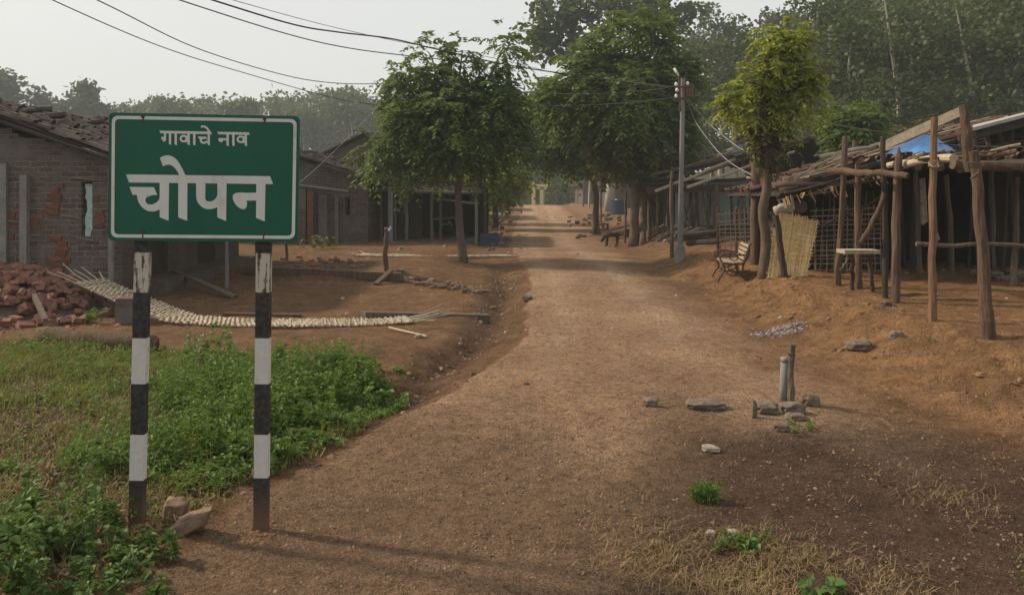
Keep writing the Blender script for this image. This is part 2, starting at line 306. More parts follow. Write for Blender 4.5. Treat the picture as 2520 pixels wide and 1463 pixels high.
class MB:
    def __init__(s): s.v = []; s.f = []; s.mi = []
    def add(s, vs, fs, mi=0):
        b = len(s.v); s.v += [tuple(v) for v in vs]; s.f += [tuple(i+b for i in f) for f in fs]; s.mi += [mi]*len(fs)
    def box(s, c, size, rot=None, mi=0, jit=0):
        hx, hy, hz_ = size[0]/2, size[1]/2, size[2]/2; vs = []
        for x, y, z in ((-1, -1, -1), (1, -1, -1), (1, 1, -1), (-1, 1, -1), (-1, -1, 1), (1, -1, 1), (1, 1, 1), (-1, 1, 1)):
            v = Vector((x*hx*(1+rnd.uniform(-jit, jit)), y*hy*(1+rnd.uniform(-jit, jit)), z*hz_*(1+rnd.uniform(-jit, jit))))
            if rot is not None: v = rot @ v
            vs.append(v+Vector(c))
        s.add(vs, [(0, 3, 2, 1), (4, 5, 6, 7), (0, 1, 5, 4), (1, 2, 6, 5), (2, 3, 7, 6), (3, 0, 4, 7)], mi)
    def beam(s, a, b, wd, ht, mi=0, jit=0, up=(0, 0, 1)):
        a = Vector(a); b = Vector(b); d = (b-a); L = d.length; d.normalize(); u = Vector(up); sd_ = d.cross(u)
        if sd_.length < 1e-3: sd_ = Vector((1, 0, 0))
        sd_.normalize(); u = sd_.cross(d); M3 = Matrix((d, sd_, u)).transposed()
        s.box((a+b)/2, (L, wd, ht), M3, mi, jit)
    def tube(s, pts, rad, n=8, mi=0, wob=0, cap=True, point=False):
        pts = [Vector(p) for p in pts]; m = len(pts)
        if not hasattr(rad, '__len__'): rad = [rad]*m
        rings = []; prev = None
        for i, p in enumerate(pts):
            d = (pts[min(i+1, m-1)]-pts[max(i-1, 0)])
            if d.length < 1e-9: d = Vector((0, 0, 1))
            d.normalize()
            if prev is None:
                a = Vector((1, 0, 0)) if abs(d.x) < .9 else Vector((0, 1, 0)); a = (a-d*a.dot(d)).normalized()
            else: a = (prev-d*prev.dot(d)).normalized()
            prev = a; b = d.cross(a); ring = []
            for k in range(n):
                th = 2*math.pi*k/n; r = rad[i]*(1+(rnd.uniform(-wob, wob) if wob else 0)); ring.append(p+a*math.cos(th)*r+b*math.sin(th)*r)
            rings.append(ring)
        vs = [v for r in rings for v in r]; fs = []
        for i in range(m-1):
            for k in range(n): k2 = (k+1) % n; fs.append((i*n+k, i*n+k2, (i+1)*n+k2, (i+1)*n+k))
        if cap: fs.append(tuple(range(n-1, -1, -1))); fs.append(tuple((m-1)*n+k for k in range(n)))
        s.add(vs, fs, mi)
    def prism(s, poly, a0, a1, axis='Y', mi=0, top=None):
        "polygon in the two other axes, extruded from a0 to a1"
        def mk(u, v, a): return {'Y': (u, a, v), 'X': (a, u, v), 'Z': (u, v, a)}[axis]
        n = len(poly); vs = [mk(u, v, a0) for u, v in poly]+[mk(u, v, a1) for u, v in poly]
        fs = [tuple(range(n)), tuple(range(2*n-1, n-1, -1))]+[(i, (i+1) % n, n+(i+1) % n, n+i)[::-1] for i in range(n)]
        s.add(vs, fs, mi)
    def rock(s, c, size, seed=0, rotz=0, mi=0, flat=1.0):
        r2 = random.Random(seed); vs = []; nu, nv = 8, 5
        c = Vector(c); rz = Matrix.Rotation(rotz, 3, 'Z')
        vs.append(c+Vector((0, 0, -size[2])))
        for j in range(1, nv):
            ph = math.pi*(j/nv)-math.pi/2
            for i in range(nu):
                th = 2*math.pi*(i+.5*(j % 2))/nu; k = r2.uniform(.78, 1.15)
                x = math.cos(ph)*math.cos(th); y = math.cos(ph)*math.sin(th); z = math.sin(ph)
                e = .65; f = lambda q: math.copysign(abs(q)**e, q)
                vs.append(c+rz @ Vector((f(x)*size[0]*k, f(y)*size[1]*k, f(z)*size[2]*k*flat)))
        vs.append(c+Vector((0, 0, size[2]*flat*.95)))
        fs = []
        for i in range(nu): fs.append((0, 1+(i+1) % nu, 1+i)); fs.append((len(vs)-1, 1+(nv-2)*nu+i, 1+(nv-2)*nu+(i+1) % nu))
        for j in range(nv-2):
            for i in range(nu): a = 1+j*nu; b = a+nu; fs.append((a+i, a+(i+1) % nu, b+(i+1) % nu, b+i))
        s.add(vs, fs, mi)
    def build(s, name, mat, parent=None, smooth=False, origin=None, bevel=0, fix=True):
        org = root_origin(parent) if parent else (Vector(origin) if origin is not None else Vector(s.v[0]))
        me = bpy.data.meshes.new(name); me.from_pydata([tuple(Vector(v)-org) for v in s.v], [], s.f)
        for m in (mat if isinstance(mat, list) else [mat]): me.materials.append(m)
        me.polygons.foreach_set('material_index', s.mi)
        if smooth: me.polygons.foreach_set('use_smooth', [True]*len(s.f))
        if fix:
            bm = bmesh.new(); bm.from_mesh(me); bmesh.ops.recalc_face_normals(bm, faces=bm.faces); bm.to_mesh(me); bm.free()
        me.update()
        o = link_mesh(name, me, parent, None if parent else org)
        if bevel:
            bv = o.modifiers.new('bevel', 'BEVEL'); bv.width = bevel; bv.segments = 2; bv.limit_method = 'ANGLE'
        return o
def logpts(a, b, n=7, amp=.02, seed=0):
    r2 = random.Random(seed); a = Vector(a); b = Vector(b); out = []
    ox = oy = 0
    for i in range(n):
        t_ = i/(n-1); ox = .6*ox+r2.uniform(-amp, amp); oy = .6*oy+r2.uniform(-amp, amp)
        p = a.lerp(b, t_); d = (b-a).normalized()
        s1 = d.cross(Vector((0, 1, 0)) if abs(d.y) < .8 else Vector((1, 0, 0))).normalized(); s2 = d.cross(s1)
        out.append(p+s1*ox+s2*oy)
    return out
def log(mb, a, b, r0, r1, seed=0, amp=.02, n=9, seg=9, mi=0, wob=.07):
    mb.tube(logpts(a, b, n, amp, seed), [r0+(r1-r0)*i/(n-1) for i in range(n)], seg, mi, wob)

# ------------------------------------------------------------------ the ground sheet
def axis(segs):
    out = [segs[0][0]]
    for a, b, st in segs:
        n = max(1, int(round(abs(b-a)/st)))
        out += list(np.linspace(a, b, n+1)[1:])
    return np.array(out)
gx = axis([(-200, -80, 20), (-80, -20, 5), (-20, -8, .6), (-8, -4.5, .12), (-4.5, 5.5, .045), (5.5, 9, .12), (9, 20, .6), (20, 80, 5), (80, 200, 20)])
gy = axis([(-40, 0, 8), (0, 2.6, .4), (2.6, 8.5, .04), (8.5, 14, .07), (14, 22, .14), (22, 40, .5), (40, 110, 2.5), (110, 230, 10)])
GX, GY = np.meshgrid(gx, gy); GZ = height(GX, GY)
nx, ny = len(gx), len(gy); idx = np.arange(nx*ny).reshape(ny, nx)
F = np.stack([idx[:-1, :-1], idx[:-1, 1:], idx[1:, 1:], idx[1:, :-1]], -1).reshape(-1, 4)
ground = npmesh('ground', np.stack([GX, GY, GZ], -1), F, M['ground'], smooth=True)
tag(ground, kind='structure')
wob2 = (fbm(GX*1.6, GY*1.6, 55)-.5)
road_m = ss((GX-xl(GY)+wob2*.25)/.07)*ss((xr(GY)-GX+wob2*1.2)/.9)*ss((GY-2)/1)
bank_m = np.maximum(ss((GX-xr(GY)+.4+wob2)/.9)*ss((22-GY)/6), .35*ss((GX-1.5)/2)*ss((12-GY)/5)*ss((GY-5)/2))
dark_m = ss((6.6-GY+.18*(2.1-GX)+wob2*2.4)/2.3)*ss((GX-(-.75+(GY-3.25)*.42)+wob2*1.4)/2.0)*.95  # darker ground colour over the lower right foreground
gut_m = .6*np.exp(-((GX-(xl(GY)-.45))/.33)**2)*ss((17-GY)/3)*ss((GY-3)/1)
dark_m = np.maximum(dark_m, gut_m); dark_m = np.maximum(dark_m, .52*ss((6.6-GY+wob2*2.5)/3.0)*road_m)  # darker colour also along the gully and across the near road
fld_m = ss((xl(GY)-.12-GX+wob2*.3)/.35)*ss((np.interp(GX, [-6, -3, -1, 0], [9.2, 8.4, 6.9, 6.2])-GY+wob2*.8)/.5)
for_m = np.maximum(ss((GY-104)/6), np.maximum(ss((GX-15)/6), ss((-GX-15)/6))*ss((GY-16)/10))
trk = ss((.55-np.abs(fbm(GX*.7, GY*.25, 81)-.5)*6))*road_m*.4+road_m*np.maximum(np.exp(-((GX-(xl(GY)*.55+xr(GY)*.45)+.25*wob2-.45)/.22)**2), np.exp(-((GX-(xl(GY)*.55+xr(GY)*.45)+.25*wob2+.85)/.22)**2))*ss((GY-6)/4)*.8
for nm, a in (('track', trk), ('road', road_m), ('bank', bank_m), ('dark_ground', dark_m), ('field', fld_m), ('forest', for_m)):
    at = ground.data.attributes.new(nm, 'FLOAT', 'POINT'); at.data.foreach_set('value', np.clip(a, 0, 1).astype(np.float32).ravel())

# ------------------------------------------------------------------ foliage helpers
def unit(v): return v/np.maximum(np.linalg.norm(v, axis=-1, keepdims=True), 1e-9)
def frond_mesh(base, d, L, K=7, ll=.11, lw=.028, droop=.5):
    "drooping feather leaves: K pairs of leaflets on each of n stalks"
    n = len(base); tt = np.linspace(.15, 1, K)[None, :, None]
    up = np.array([0, 0, 1.0]); side = unit(np.cross(d, up)+1e-6)
    L = L[:, None, None]
    pos = base[:, None, :]+d[:, None, :]*L*tt+np.array([0, 0, -1.0])*(droop*L*tt**2)
    Vs = []; Fs = []
    for sg in (-1, 1):
        ld = unit(side[:, None, :]*sg*.75+d[:, None, :]*.45+np.array([0, 0, -.55])+rng.normal(0, .18, (n, K, 3)))
        lenv = ll*rng.uniform(.7, 1.25, (n, K, 1)); wv = unit(np.cross(ld, rng.normal(0, .5, (n, K, 3))+up))*lw
        a = pos; b = pos+ld*lenv*.45+wv; c = pos+ld*lenv; e = pos+ld*lenv*.45-wv
        Vs.append(np.stack([a, b, c, e], 2).reshape(-1, 3))
    V = np.concatenate(Vs); return V, np.arange(len(V)).reshape(-1, 4)
def leaf_quads(pos, size, flat=.0, droop=.3, asp=.45):
    n = len(pos); d = unit(rng.normal(0, 1, (n, 3))*np.array([1, 1, .6])+np.array([0, 0, -droop]))
    nn = unit(rng.normal(0, 1, (n, 3))+np.array([0, 0, flat])); s = unit(np.cross(d, nn)); size = (size*rng.uniform(.6, 1.4, n))[:, None]
    V = np.stack([pos, pos+d*size*.5+s*size*asp, pos+d*size, pos+d*size*.5-s*size*asp], 1).reshape(-1, 3)
    return V, np.arange(n*4).reshape(-1, 4)
def blob_pts(blobs, n, nclump, sig=.25, shell=2.2):
    vol = np.array([b[3]*b[4]*b[5] for b in blobs])**.58; pr = vol/vol.sum(); bl = np.array(blobs)
    ci = rng.choice(len(blobs), nclump, p=pr); u = unit(rng.normal(0, 1, (nclump, 3)))*rng.uniform(.15, 1, (nclump, 1))**(1/shell)
    cc = bl[ci, :3]+u*bl[ci, 3:6]
    k = rng.integers(0, nclump, n); off = rng.normal(0, 1, (n, 3))
    return cc, ci, cc[k]+off*sig, unit(off+u[k]*1.2), cc[k]
def pxblob(lst, Y, dz=None):
    out = []
    for q in lst:
        px, py, rx, ry = q[:4]; dy = q[4] if len(q) > 4 else 0
        c = P(px, py, Y+dy); k = Y/FPX; out.append((c.x, c.y, c.z, rx*k, max(rx, ry)*k*.85, ry*k))
    return out
def tree(name, label, cat, trunk, r0, r1, blobs, mode, mat, n, nclump=120, sig=.2, size=.3, group=None, bark='bark', ntw=60, extra=None, **kw):
    base = Vector(trunk[0]); root = empty(name, base, label, cat, group)
    mb = MB(); m = len(trunk); pts = []
    for i in range(m-1):
        for k in range(4): pts.append(Vector(trunk[i]).lerp(Vector(trunk[i+1]), k/4))
    pts.append(Vector(trunk[-1])); N = len(pts)
    pts[0] = pts[0]-Vector((0, 0, .12))
    for i in range(1, N): pts[i] += Vector((rnd.uniform(-1, 1), rnd.uniform(-1, 1), 0))*r0*.22
    rad = [r0+(r1-r0)*(i/(N-1))**.8 for i in range(N)]; rad[0] *= 1.45; rad[1] *= 1.12
    mb.tube(pts, rad, 10, 0, .08)
    top = pts[-1]
    cc, ci, pos, dr, k = blob_pts(blobs, n, nclump, sig)
    for b in blobs:
        c = Vector(b[:3]); s0 = pts[rnd.randint(max(1, N-4), N-1)]; mid = s0.lerp(c, .5)+Vector((rnd.uniform(-.1, .1), rnd.uniform(-.1, .1), .15))*(c-s0).length*.5
        mb.tube([s0, mid, c], [r1*.7, r1*.45, r1*.22], 6, 0, .1)
    for j in range(min(ntw, nclump)):
        b = Vector(blobs[ci[j]][:3]); c = Vector(cc[j]); mid = b.lerp(c, .5)+Vector((rnd.uniform(-.1, .1), rnd.uniform(-.1, .1), .1))*(c-b).length*.6
        mb.tube([b, mid, c], [r1*.25, r1*.16, r1*.06], 5, 0)
    mb.build('trunk', M[bark], root, True)
    if n:
        if mode == 'frond':
            d = unit(dr+np.array([0, 0, .25])); V, F_ = frond_mesh(pos, d, size*rng.uniform(.7, 1.3, n), **kw)
        else: V, F_ = leaf_quads(pos, size, **kw)
        npmesh('crown', V, F_, M[mat], root)
    if extra:
        for (nm2, bl2, mat2, n2, nc2, sg2, sz2) in extra:
            cc, ci, pos, dr, k = blob_pts(bl2, n2, nc2, sg2); V, F_ = frond_mesh(pos, unit(dr), sz2*rng.uniform(.7, 1.3, n2), **kw) if mode == 'frond' else leaf_quads(pos, sz2, **kw)
            npmesh(nm2, V, F_, M[mat2], root)
    return root

# ------------------------------------------------------------------ roof tiles and houses
def tile_slope(mb, P0, U, L, V, S, pu=.15, pv=.24, miss=.03, jit=.02, mi=0, r=.07, tl=.31):
    P0 = Vector(P0); U = Vector(U).normalized(); V = Vector(V).normalized(); N = U.cross(V).normalized()
    if N.z < 0: N = -N
    nu = int(L/pu); nv = int(S/pv)
    for j in range(nv):
        for i in range(nu+1):
            if rnd.random() < miss: continue
            o = P0+U*(i*pu+rnd.uniform(-jit, jit))+V*(j*pv+rnd.uniform(-jit, jit)*2)+N*(.02+rnd.uniform(0, jit)*.8)
            a = rnd.gauss(0, .07); D = (V*math.cos(a)+U*math.sin(a)); S_ = (U*math.cos(a)-V*math.sin(a)); rr = r*rnd.uniform(.9, 1.1); lift = rnd.uniform(.0, .035)
            vs = []
            for e in (0, 1):
                for q in range(4):
                    th = math.pi*(q/3); vs.append(o+D*(tl*e)+S_*(math.cos(th)*rr*(1-.15*e))+N*(math.sin(th)*rr*.7+lift*(1-e)))
            mb.add(vs, [(0, 1, 5, 4), (1, 2, 6, 5), (2, 3, 7, 6)], mi)
def sheet_slab(mb, a, b, c, d, th=.04, mi=0):
    "slab under four corners, going down by th"
    q = [Vector(v) for v in (a, b, c, d)]; vs = q+[v-Vector((0, 0, th)) for v in q]
    mb.add(vs, [(0, 1, 2, 3), (7, 6, 5, 4), (0, 4, 5, 1), (1, 5, 6, 2), (2, 6, 7, 3), (3, 7, 4, 0)], mi)
def gable_roof(root, xa, xm, xb, y0, y1, za, zm, zb, mat='tile', sag=.0, pu=.15, pv=.24, miss=.03, jit=.02):
    "ridge along Y at x=xm; eaves at xa and xb"
    rb = MB()
    for (xe, ze) in ((xa, za), (xb, zb)):
        rb_a = (xe, y0, ze); rb_b = (xm, y0, zm); sheet_slab(rb, rb_a, rb_b, (xm, y1, zm-sag), (xe, y1, ze-sag*.5), .03)
    r = rb.build('roof', M['wood_dark'], root)
    tb = MB()
    for (xe, ze) in ((xa, za), (xb, zb)):
        Vv = Vector((xm-xe, 0, zm-ze)); tile_slope(tb, (xe, y0+.02, ze), Vector((0, y1-y0, -sag*.6)), y1-y0, Vv, Vv.length, pu, pv, miss, jit)
        for k_ in range(int((y1-y0)*9)):
            f_ = rnd.random(); c_ = Vector((xe, y0+rnd.random()*(y1-y0), ze)).lerp(Vector((xm, y0+rnd.random()*(y1-y0), zm)), f_); c_.z = ze+(zm-ze)*((c_.x-xe)/(xm-xe))+rnd.uniform(.06, .12); a_ = rnd.uniform(0, 3.1); tb.tube([c_, c_+Vector((math.cos(a_)*.24, math.sin(a_)*.24, rnd.uniform(-.03, .05)))], rnd.uniform(.03, .06), 5, 0, .2)
    n = int((y1-y0)/.3)
    for i in range(n): tb.tube([(xm, y0+i*.3, zm+.03-sag*i/n), (xm, y0+i*.3+.33, zm+.045-sag*i/n)], .075, 6, 0, .1)
    tb.build('roof_tiles', M[mat], r)
    return r
def rafters(mb, xa, za, xb, zb, y0, y1, n, r=.03, drop=.05, ext=.0):
    for i in range(n):
        y = y0+(y1-y0)*i/max(1, n-1); log(mb, (xa, y, za-drop), (xb, y, zb-drop), r, r*.9, rnd.random(), .01, 4, 6)

# ------------------------------------------------------------------ village name sign
YS = 3.85; KS = YS/FPX
def Z1(zx, zy, dy=0): return P(.3*zx, 168+.3*zy, YS-dy)
sg = empty('village_sign', G(490, 1300), 'green village name board with white lettering on two black and white striped posts', 'sign')
def bil(u, v):     # u right, v down, on the board
    a = Vector((893, 363)); b = Vector((2460, 393)); c = Vector((2443, 1424)); d = Vector((885, 1412))
    return (a*(1-u)+b*u)*(1-v)+(d*(1-u)+c*u)*v
WB, HB = .948, .627
def rrect(ins, rad, n=6):
    out = []
    for cx_, cy_, a0 in ((1, 0, -90), (1, 1, 0), (0, 1, 90), (0, 0, 180)):
        x0 = WB-ins-rad if cx_ else ins+rad; y0 = HB-ins-rad if cy_ else ins+rad
        for k in range(n+1):
            a = R(a0+90*k/n); out.append(bil((x0+rad*math.cos(a))/WB, (y0+rad*math.sin(a))/HB))
    return out
mb = MB(); o_ = rrect(0, .024)
vf = [Z1(q.x, q.y) for q in o_]; vb = [v+Vector((0, .004, 0)) for v in vf]; n = len(o_)
mb.add(vf+vb, [tuple(range(n)), tuple(range(2*n-1, n-1, -1))]+[(i, (i+1) % n, n+(i+1) % n, n+i) for i in range(n)])
bd = mb.build('board', M['sgreen'], sg)
mb = MB(); a_ = [Z1(q.x, q.y, .0012) for q in rrect(.015, .030)]; b_ = [Z1(q.x, q.y, .0012) for q in rrect(.031, .020)]
n = len(a_); mb.add(a_+b_, [(i, (i+1) % n, n+(i+1) % n, n+i) for i in range(n)]); mb.build('border_line', M['swhite'], bd)
def strk(pts, ws):
    "outline of a stroke of changing width"
    L = []; Rr = []; n = len(pts)
    for i, p in enumerate(pts):
        a = Vector(pts[max(0, i-1)]); b = Vector(pts[min(n-1, i+1)]); d = (b-a).normalized(); nn = Vector((-d.y, d.x)); wv = ws[i] if hasattr(ws, '__len__') else ws
        L.append(tuple(Vector(p)+nn*wv/2)); Rr.append(tuple(Vector(p)-nn*wv/2))
    return L, Rr
class GL:
    def __init__(s): s.mb = MB(); s.k = 0
    def poly(s, pts):
        s.k += 1; dz = .0012+.00012*s.k; s.mb.add([Z1(x, y, dz) for x, y in pts], [tuple(range(len(pts)))])
    def stroke(s, pts, ws):
        s.k += 1; dz = .0012+.00012*s.k; L, Q = strk(pts, ws); n = len(L)
        s.mb.add([Z1(x, y, dz) for x, y in L+Q], [(i, i+1, n+i+1, n+i) for i in range(n-1)])
    def ring(s, cx, cy, rx, ry, wd, a0=0, a1=360, n=20):
        s.stroke([(cx+rx*math.cos(R(a0+(a1-a0)*i/n)), cy+ry*math.sin(R(a0+(a1-a0)*i/n))) for i in range(n+1)], wd)
def smooth(pts, it=2, closed=True):
    for _ in range(it):
        o = []; n = len(pts)
        for i in range(n if closed else n-1):
            a = pts[i]; b = pts[(i+1) % n]; o += [(a[0]*.75+b[0]*.25, a[1]*.75+b[1]*.25), (a[0]*.25+b[0]*.75, a[1]*.25+b[1]*.75)]
        if not closed: o = [pts[0]]+o+[pts[-1]]
        pts = o
    return pts
g = GL()
g.poly([(1033, 870), (2215, 885), (2240, 950), (1057, 936)])
g.poly([(1310, 930), (1387, 932), (1383, 1251), (1310, 1221)])
g.poly([(1063, 972), (1262, 975), (1290, 1038), (1087, 1037)])
def band(outer, inner):
    "filled band between two curves with equal point counts"
    so = smooth(outer, 2, False); si = smooth(inner, 2, False); g.k += 1; dz = .0012+.00012*g.k; n = len(so)
    g.mb.add([Z1(x, y, dz) for x, y in so+si], [(i, i+1, n+i+1, n+i) for i in range(n-1)])
band([(1312, 1157), (1262, 1178), (1190, 1165), (1135, 1105), (1122, 1036)], [(1312, 1062), (1290, 1100), (1225, 1125), (1185, 1090), (1212, 1036)])
band([(1205, 1060), (1222, 1030), (1262, 1026), (1270, 1024)], [(1205, 1062), (1226, 1046), (1262, 1038), (1274, 1036)])
g.poly([(1462, 930), (1538, 932), (1535, 1251), (1462, 1222)])
band([(1312, 735), (1345, 716), (1395, 712), (1450, 745), (1495, 820), (1524, 885)], [(1336, 804), (1358, 794), (1390, 788), (1428, 808), (1452, 840), (1474, 882)])
g.poly([(1608, 930), (1685, 932), (1684, 1045), (1609, 1035)])
band([(1609, 1030), (1612, 1090), (1665, 1150), (1730, 1158), (1790, 1137)], [(1684, 1040), (1682, 1082), (1722, 1096), (1762, 1080), (1790, 1035)])
g.poly([(1783, 933), (1859, 935), (1855, 1253), (1783, 1222)])
g.poly([(2103, 938), (2178, 940), (2172, 1256), (2100, 1226)])
g.poly([(1990, 1021), (2106, 1021), (2106, 1085), (2015, 1085)])
g.poly(smooth([(1950, 1018), (2022, 1018), (2022, 1085), (2030, 1120), (2010, 1160), (1960, 1148), (1915, 1095), (1905, 1035)], 2))
g.mb.build('large_lettering', M['swhite'], bd, fix=False)
g = GL()
g.poly([(1308, 512), (1733, 520), (1739, 541), (1316, 533)]); g.poly([(1782, 521), (2042, 526), (2048, 547), (1791, 541)])
def stem(x, y0=532, y1=632): g.poly([(x, y0), (x+19, y0), (x+19, y1+1), (x, y1-8)])
for x, b in ((1385, 628), (1432, 631), (1538, 632), (1584, 633), (1703, 634)): stem(x, 530, b)
for x, b in ((1858, 639), (1905, 639), (2007, 640)): stem(x, 540, b)
g.poly([(1344, 530), (1362, 530), (1362, 585), (1346, 585)])
g.poly(smooth([(1318, 566), (1340, 560), (1364, 572), (1362, 596), (1346, 604), (1330, 588)], 2))
g.ring(1506, 577, 25, 23, 16); g.poly([(1515, 556), (1542, 548), (1542, 566), (1525, 572)]); g.poly([(1515, 598), (1542, 590), (1542, 606), (1520, 608)])
g.poly([(1622, 560), (1690, 562), (1700, 580), (1630, 578)]); g.ring(1672, 592, 25, 20, 16, 60, 300); g.poly([(1678, 600), (1706, 592), (1706, 610), (1682, 618)])
g.stroke(smooth([(1648, 480), (1678, 476), (1700, 492), (1722, 528)], 2, False), 17)
g.poly([(1815, 573), (1862, 574), (1862, 592), (1820, 592)]); g.poly(smooth([(1800, 572), (1826, 572), (1830, 596), (1816, 612), (1796, 598), (1788, 578)], 2))
g.ring(1974, 583, 25, 23, 16); g.poly([(1983, 562), (2010, 554), (2010, 572), (1993, 578)]); g.poly([(1983, 604), (2010, 596), (2010, 612), (1988, 614)])
g.mb.build('small_lettering', M['swhite'], bd, fix=False)
for (topx, basex, basey, ys, seed) in ((352, 337, 1300, [300, 620, 718, 830, 942, 1066, 1178, 1330], 1), (650, 643, 1310, [300, 622, 718, 830, 942, 1066, 1172, 1345], 2)):
    mb = MB(); wv = 34*KS; mats = [4, 1, 0, 2, 0, 2, 0]
    for i in range(7):
        ya, yb = ys[i], ys[i+1]
        fx = lambda y: topx+(basex-topx)*(y-600)/(basey-600)
        a = P(fx(ya), ya, YS+.004+wv/2+.002); b = P(fx(yb), yb, YS+.004+wv/2+.002)
        mb.beam(a, b, wv, wv*.6, mats[i] % 4 if i else 0, up=(0, 1, 0))
    o = mb.build('post', [M['pblack'], M['prust'], M['pwhite']], sg)
for zx, zy in ((1175, 398), (2172, 418), (1172, 1335), (2163, 1350)):
    c = Z1(zx, zy); mb = MB(); mb.tube([c+Vector((0, .002, 0)), c-Vector((0, .006, 0))], .009, 6); mb.box(c+Vector((0, -.0015, -.018)), (.007, .001, .032)); mb.build('bolt', M['rust'], bd)

# ------------------------------------------------------------------ near left brick house
def pr(px, Y): return (px-CX)/FPX*Y
h1 = empty('brick_house', (-8.8, 12, hz(-8.8, 12)), 'weathered brick house with sagging tile roof and red brick patches, beside the brick heap', 'house')
Y1 = 12.0; zt = lambda py: EYE-(py-HORY)/FPX*Y1; xt = lambda px: pr(px, Y1)
steps = [(-12.0, -.2), (-12.0, 2.1), (-10.8, 2.1), (-10.8, 2.5), (-9.9, 2.5), (-9.9, 2.85), (-8.5, 2.85), (-8.5, 2.68), (xt(30), 2.68), (xt(30), zt(328)), (xt(45), zt(328)), (xt(47), zt(338)), (xt(112), zt(341)), (xt(113), zt(349)), (xt(160), zt(352)), (xt(161), zt(362)), (xt(172), zt(364)), (xt(215), zt(376)), (xt(250), zt(383)), (xt(282), zt(386)), (xt(282), -.2)]
mb = MB(); sl = [(xt(202), zt(447)), (xt(228), zt(452)), (xt(226), zt(500)), (xt(222), zt(580)), (xt(199), zt(582)), (xt(203), zt(500))]
# the wall in pieces around the narrow slot
def clip(lo, hi):
    out = []
    for x, z in steps: pass
    pts = steps[1:-1]; prof = []
    for i in range(len(pts)-1):
        (xa, za), (xb, zb) = pts[i], pts[i+1]
        if xb <= lo or xa >= hi: continue
        if abs(xb-xa) < 1e-6: 
            if lo < xa < hi: prof += [(xa, za), (xb, zb)]
            continue
        a = max(xa, lo); b = min(xb, hi); f = lambda x: za+(zb-za)*(x-xa)/(xb-xa); prof += [(a, f(a)), (b, f(b))]
    res = []
    for p in prof:
        if not res or (abs(p[0]-res[-1][0])+abs(p[1]-res[-1][1])) > 1e-4: res.append(p)
    return res
sx0, sx1 = xt(200), xt(227)
for lo, hi, z0 in ((-12, sx0, -.2), (sx1, xt(282), -.2), (sx0, sx1, zt(447))):
    pf = clip(lo, hi); mb.prism([(lo, z0)]+pf+[(hi, z0)], Y1, Y1+.24)
mb.box(((sx0+sx1)/2, Y1+.12, (zt(582)-.2)/2), (sx1-sx0, .24, zt(582)+.2))
wl = mb.build('wall', M['brick'], h1)
r2 = random.Random(4); mb = MB(); pts = []; k = 12
for i in range(k+1): pts.append((sx0+.03+r2.uniform(-.02, .03), zt(582)+(zt(452)-zt(582))*i/k))
pts2 = [(x+.11+r2.uniform(-.025, .03), z) for x, z in pts]; mb.prism(pts+pts2[::-1], Y1+.07, Y1+.11); mb.build('pale_gap', M['teal'], h1)  # pale teal panel filling the narrow wall slot
def toothed(xa, xb, za, zb, depth, seed, taper=0):
    r3 = random.Random(seed); n = int((zb-za)/.082); m_ = MB()
    for i in range(n):
        f = i/n; a = xa+r3.choice((0, .06, .12))+taper*f*.5+.05*math.sin(i*.5+seed); b = xb-r3.choice((0, .06, .12))-taper*f*.5+.06*math.sin(i*.37+seed*2)
        if b-a < .08: continue
        m_.box(((a+b)/2, Y1+.01-depth/2, za+(i+.5)*.082), (b-a, depth+.02+r3.uniform(0, .012), .0815))
    m_.build('exposed_brick', M['brickred'], h1)
toothed(xt(113), xt(168), .1, zt(440), .02, 3, .10); toothed(xt(18), xt(54), zt(640), zt(505), .014, 5); toothed(xt(232), xt(266), zt(560), zt(470), .012, 8, .05); toothed(xt(172), xt(196), zt(655), zt(600), .012, 12, .03); toothed(xt(236), xt(270), zt(430), zt(405), .010, 14, .03); toothed(xt(72), xt(104), zt(590), zt(520), .010, 9, .05)
mb = MB(); mb.box((xt(66), Y1-.05, .9), (.11, .1, 2.1)); mb.build('pillar', M['concrete'], h1); mb = MB(); mb.box((xt(8), Y1-.03, .95), (.16, .06, 2.35)); mb.build('pillar', M['concrete'], h1)
mb = MB(); mb.box((xt(276), Y1-.03, .95), (.07, .06, 2.2)); mb.build('corner_post', M['concrete'], h1)
for a, b, py in ((0, 57, 540), (58, 118, 588), (195, 235, 586), (150, 200, 530), (140, 160, 497), (172, 262, 437)): mb = MB(); mb.beam((xt(a*1.0), Y1-.012, zt(py)), (xt(b), Y1-.012, zt(py+6)), .024, .018); mb.build('ledge', M['plaster'], h1)
mb = MB()   # street side with door gaps
for y0, y1_ in ((12.24, 12.9), (13.9, 15.2), (16.1, 17.5)): mb.box((-6.3, (y0+y1_)/2, .85), (.22, y1_-y0, 2.1))
mb.box((-6.3, 14.9, 2.05), (.215, 5.2, .3)); mb.box((-9.1, 17.4, 1.1), (5.6, .2, 2.5)); mb.box((-11.9, 14.75, .95), (.2, 5.1, 2.3))
mb.build('side_wall', M['mud'], h1)
mb = MB(); mb.box((-7.2, 14.9, .9), (.06, 5.0, 2.0)); mb.build('inner_wall', M['black_in'], h1)
mb = MB(); mb.box((-5.95, 15.0, .10), (.6, 4.9, .28), jit=.02); mb.build('plinth', M['mud'], h1)
for yy in (13.4, 15.65): mb = MB(); mb.box((-6.27, yy, .95), (.05, .85, 1.7)); mb.build('door', M['wood_dark'], h1)
gable_roof(h1, -4.95, -8.8, -12.3, 11.75, 17.6, 1.84, 3.2, 2.0, 'tile', .16, .15, .24, .08, .04)
mb = MB()
for i in range(10): log(mb, (-8.8, 11.7+i*.62, 3.12), (-4.9, 11.7+i*.62, 1.76), .035, .03, i, .01, 4, 6)
log(mb, (-5.0, 11.7, 1.74), (-5.0, 17.5, 1.66), .04, .04, 3, .01)
mb.build('rafter', M['wood_dark'], h1)
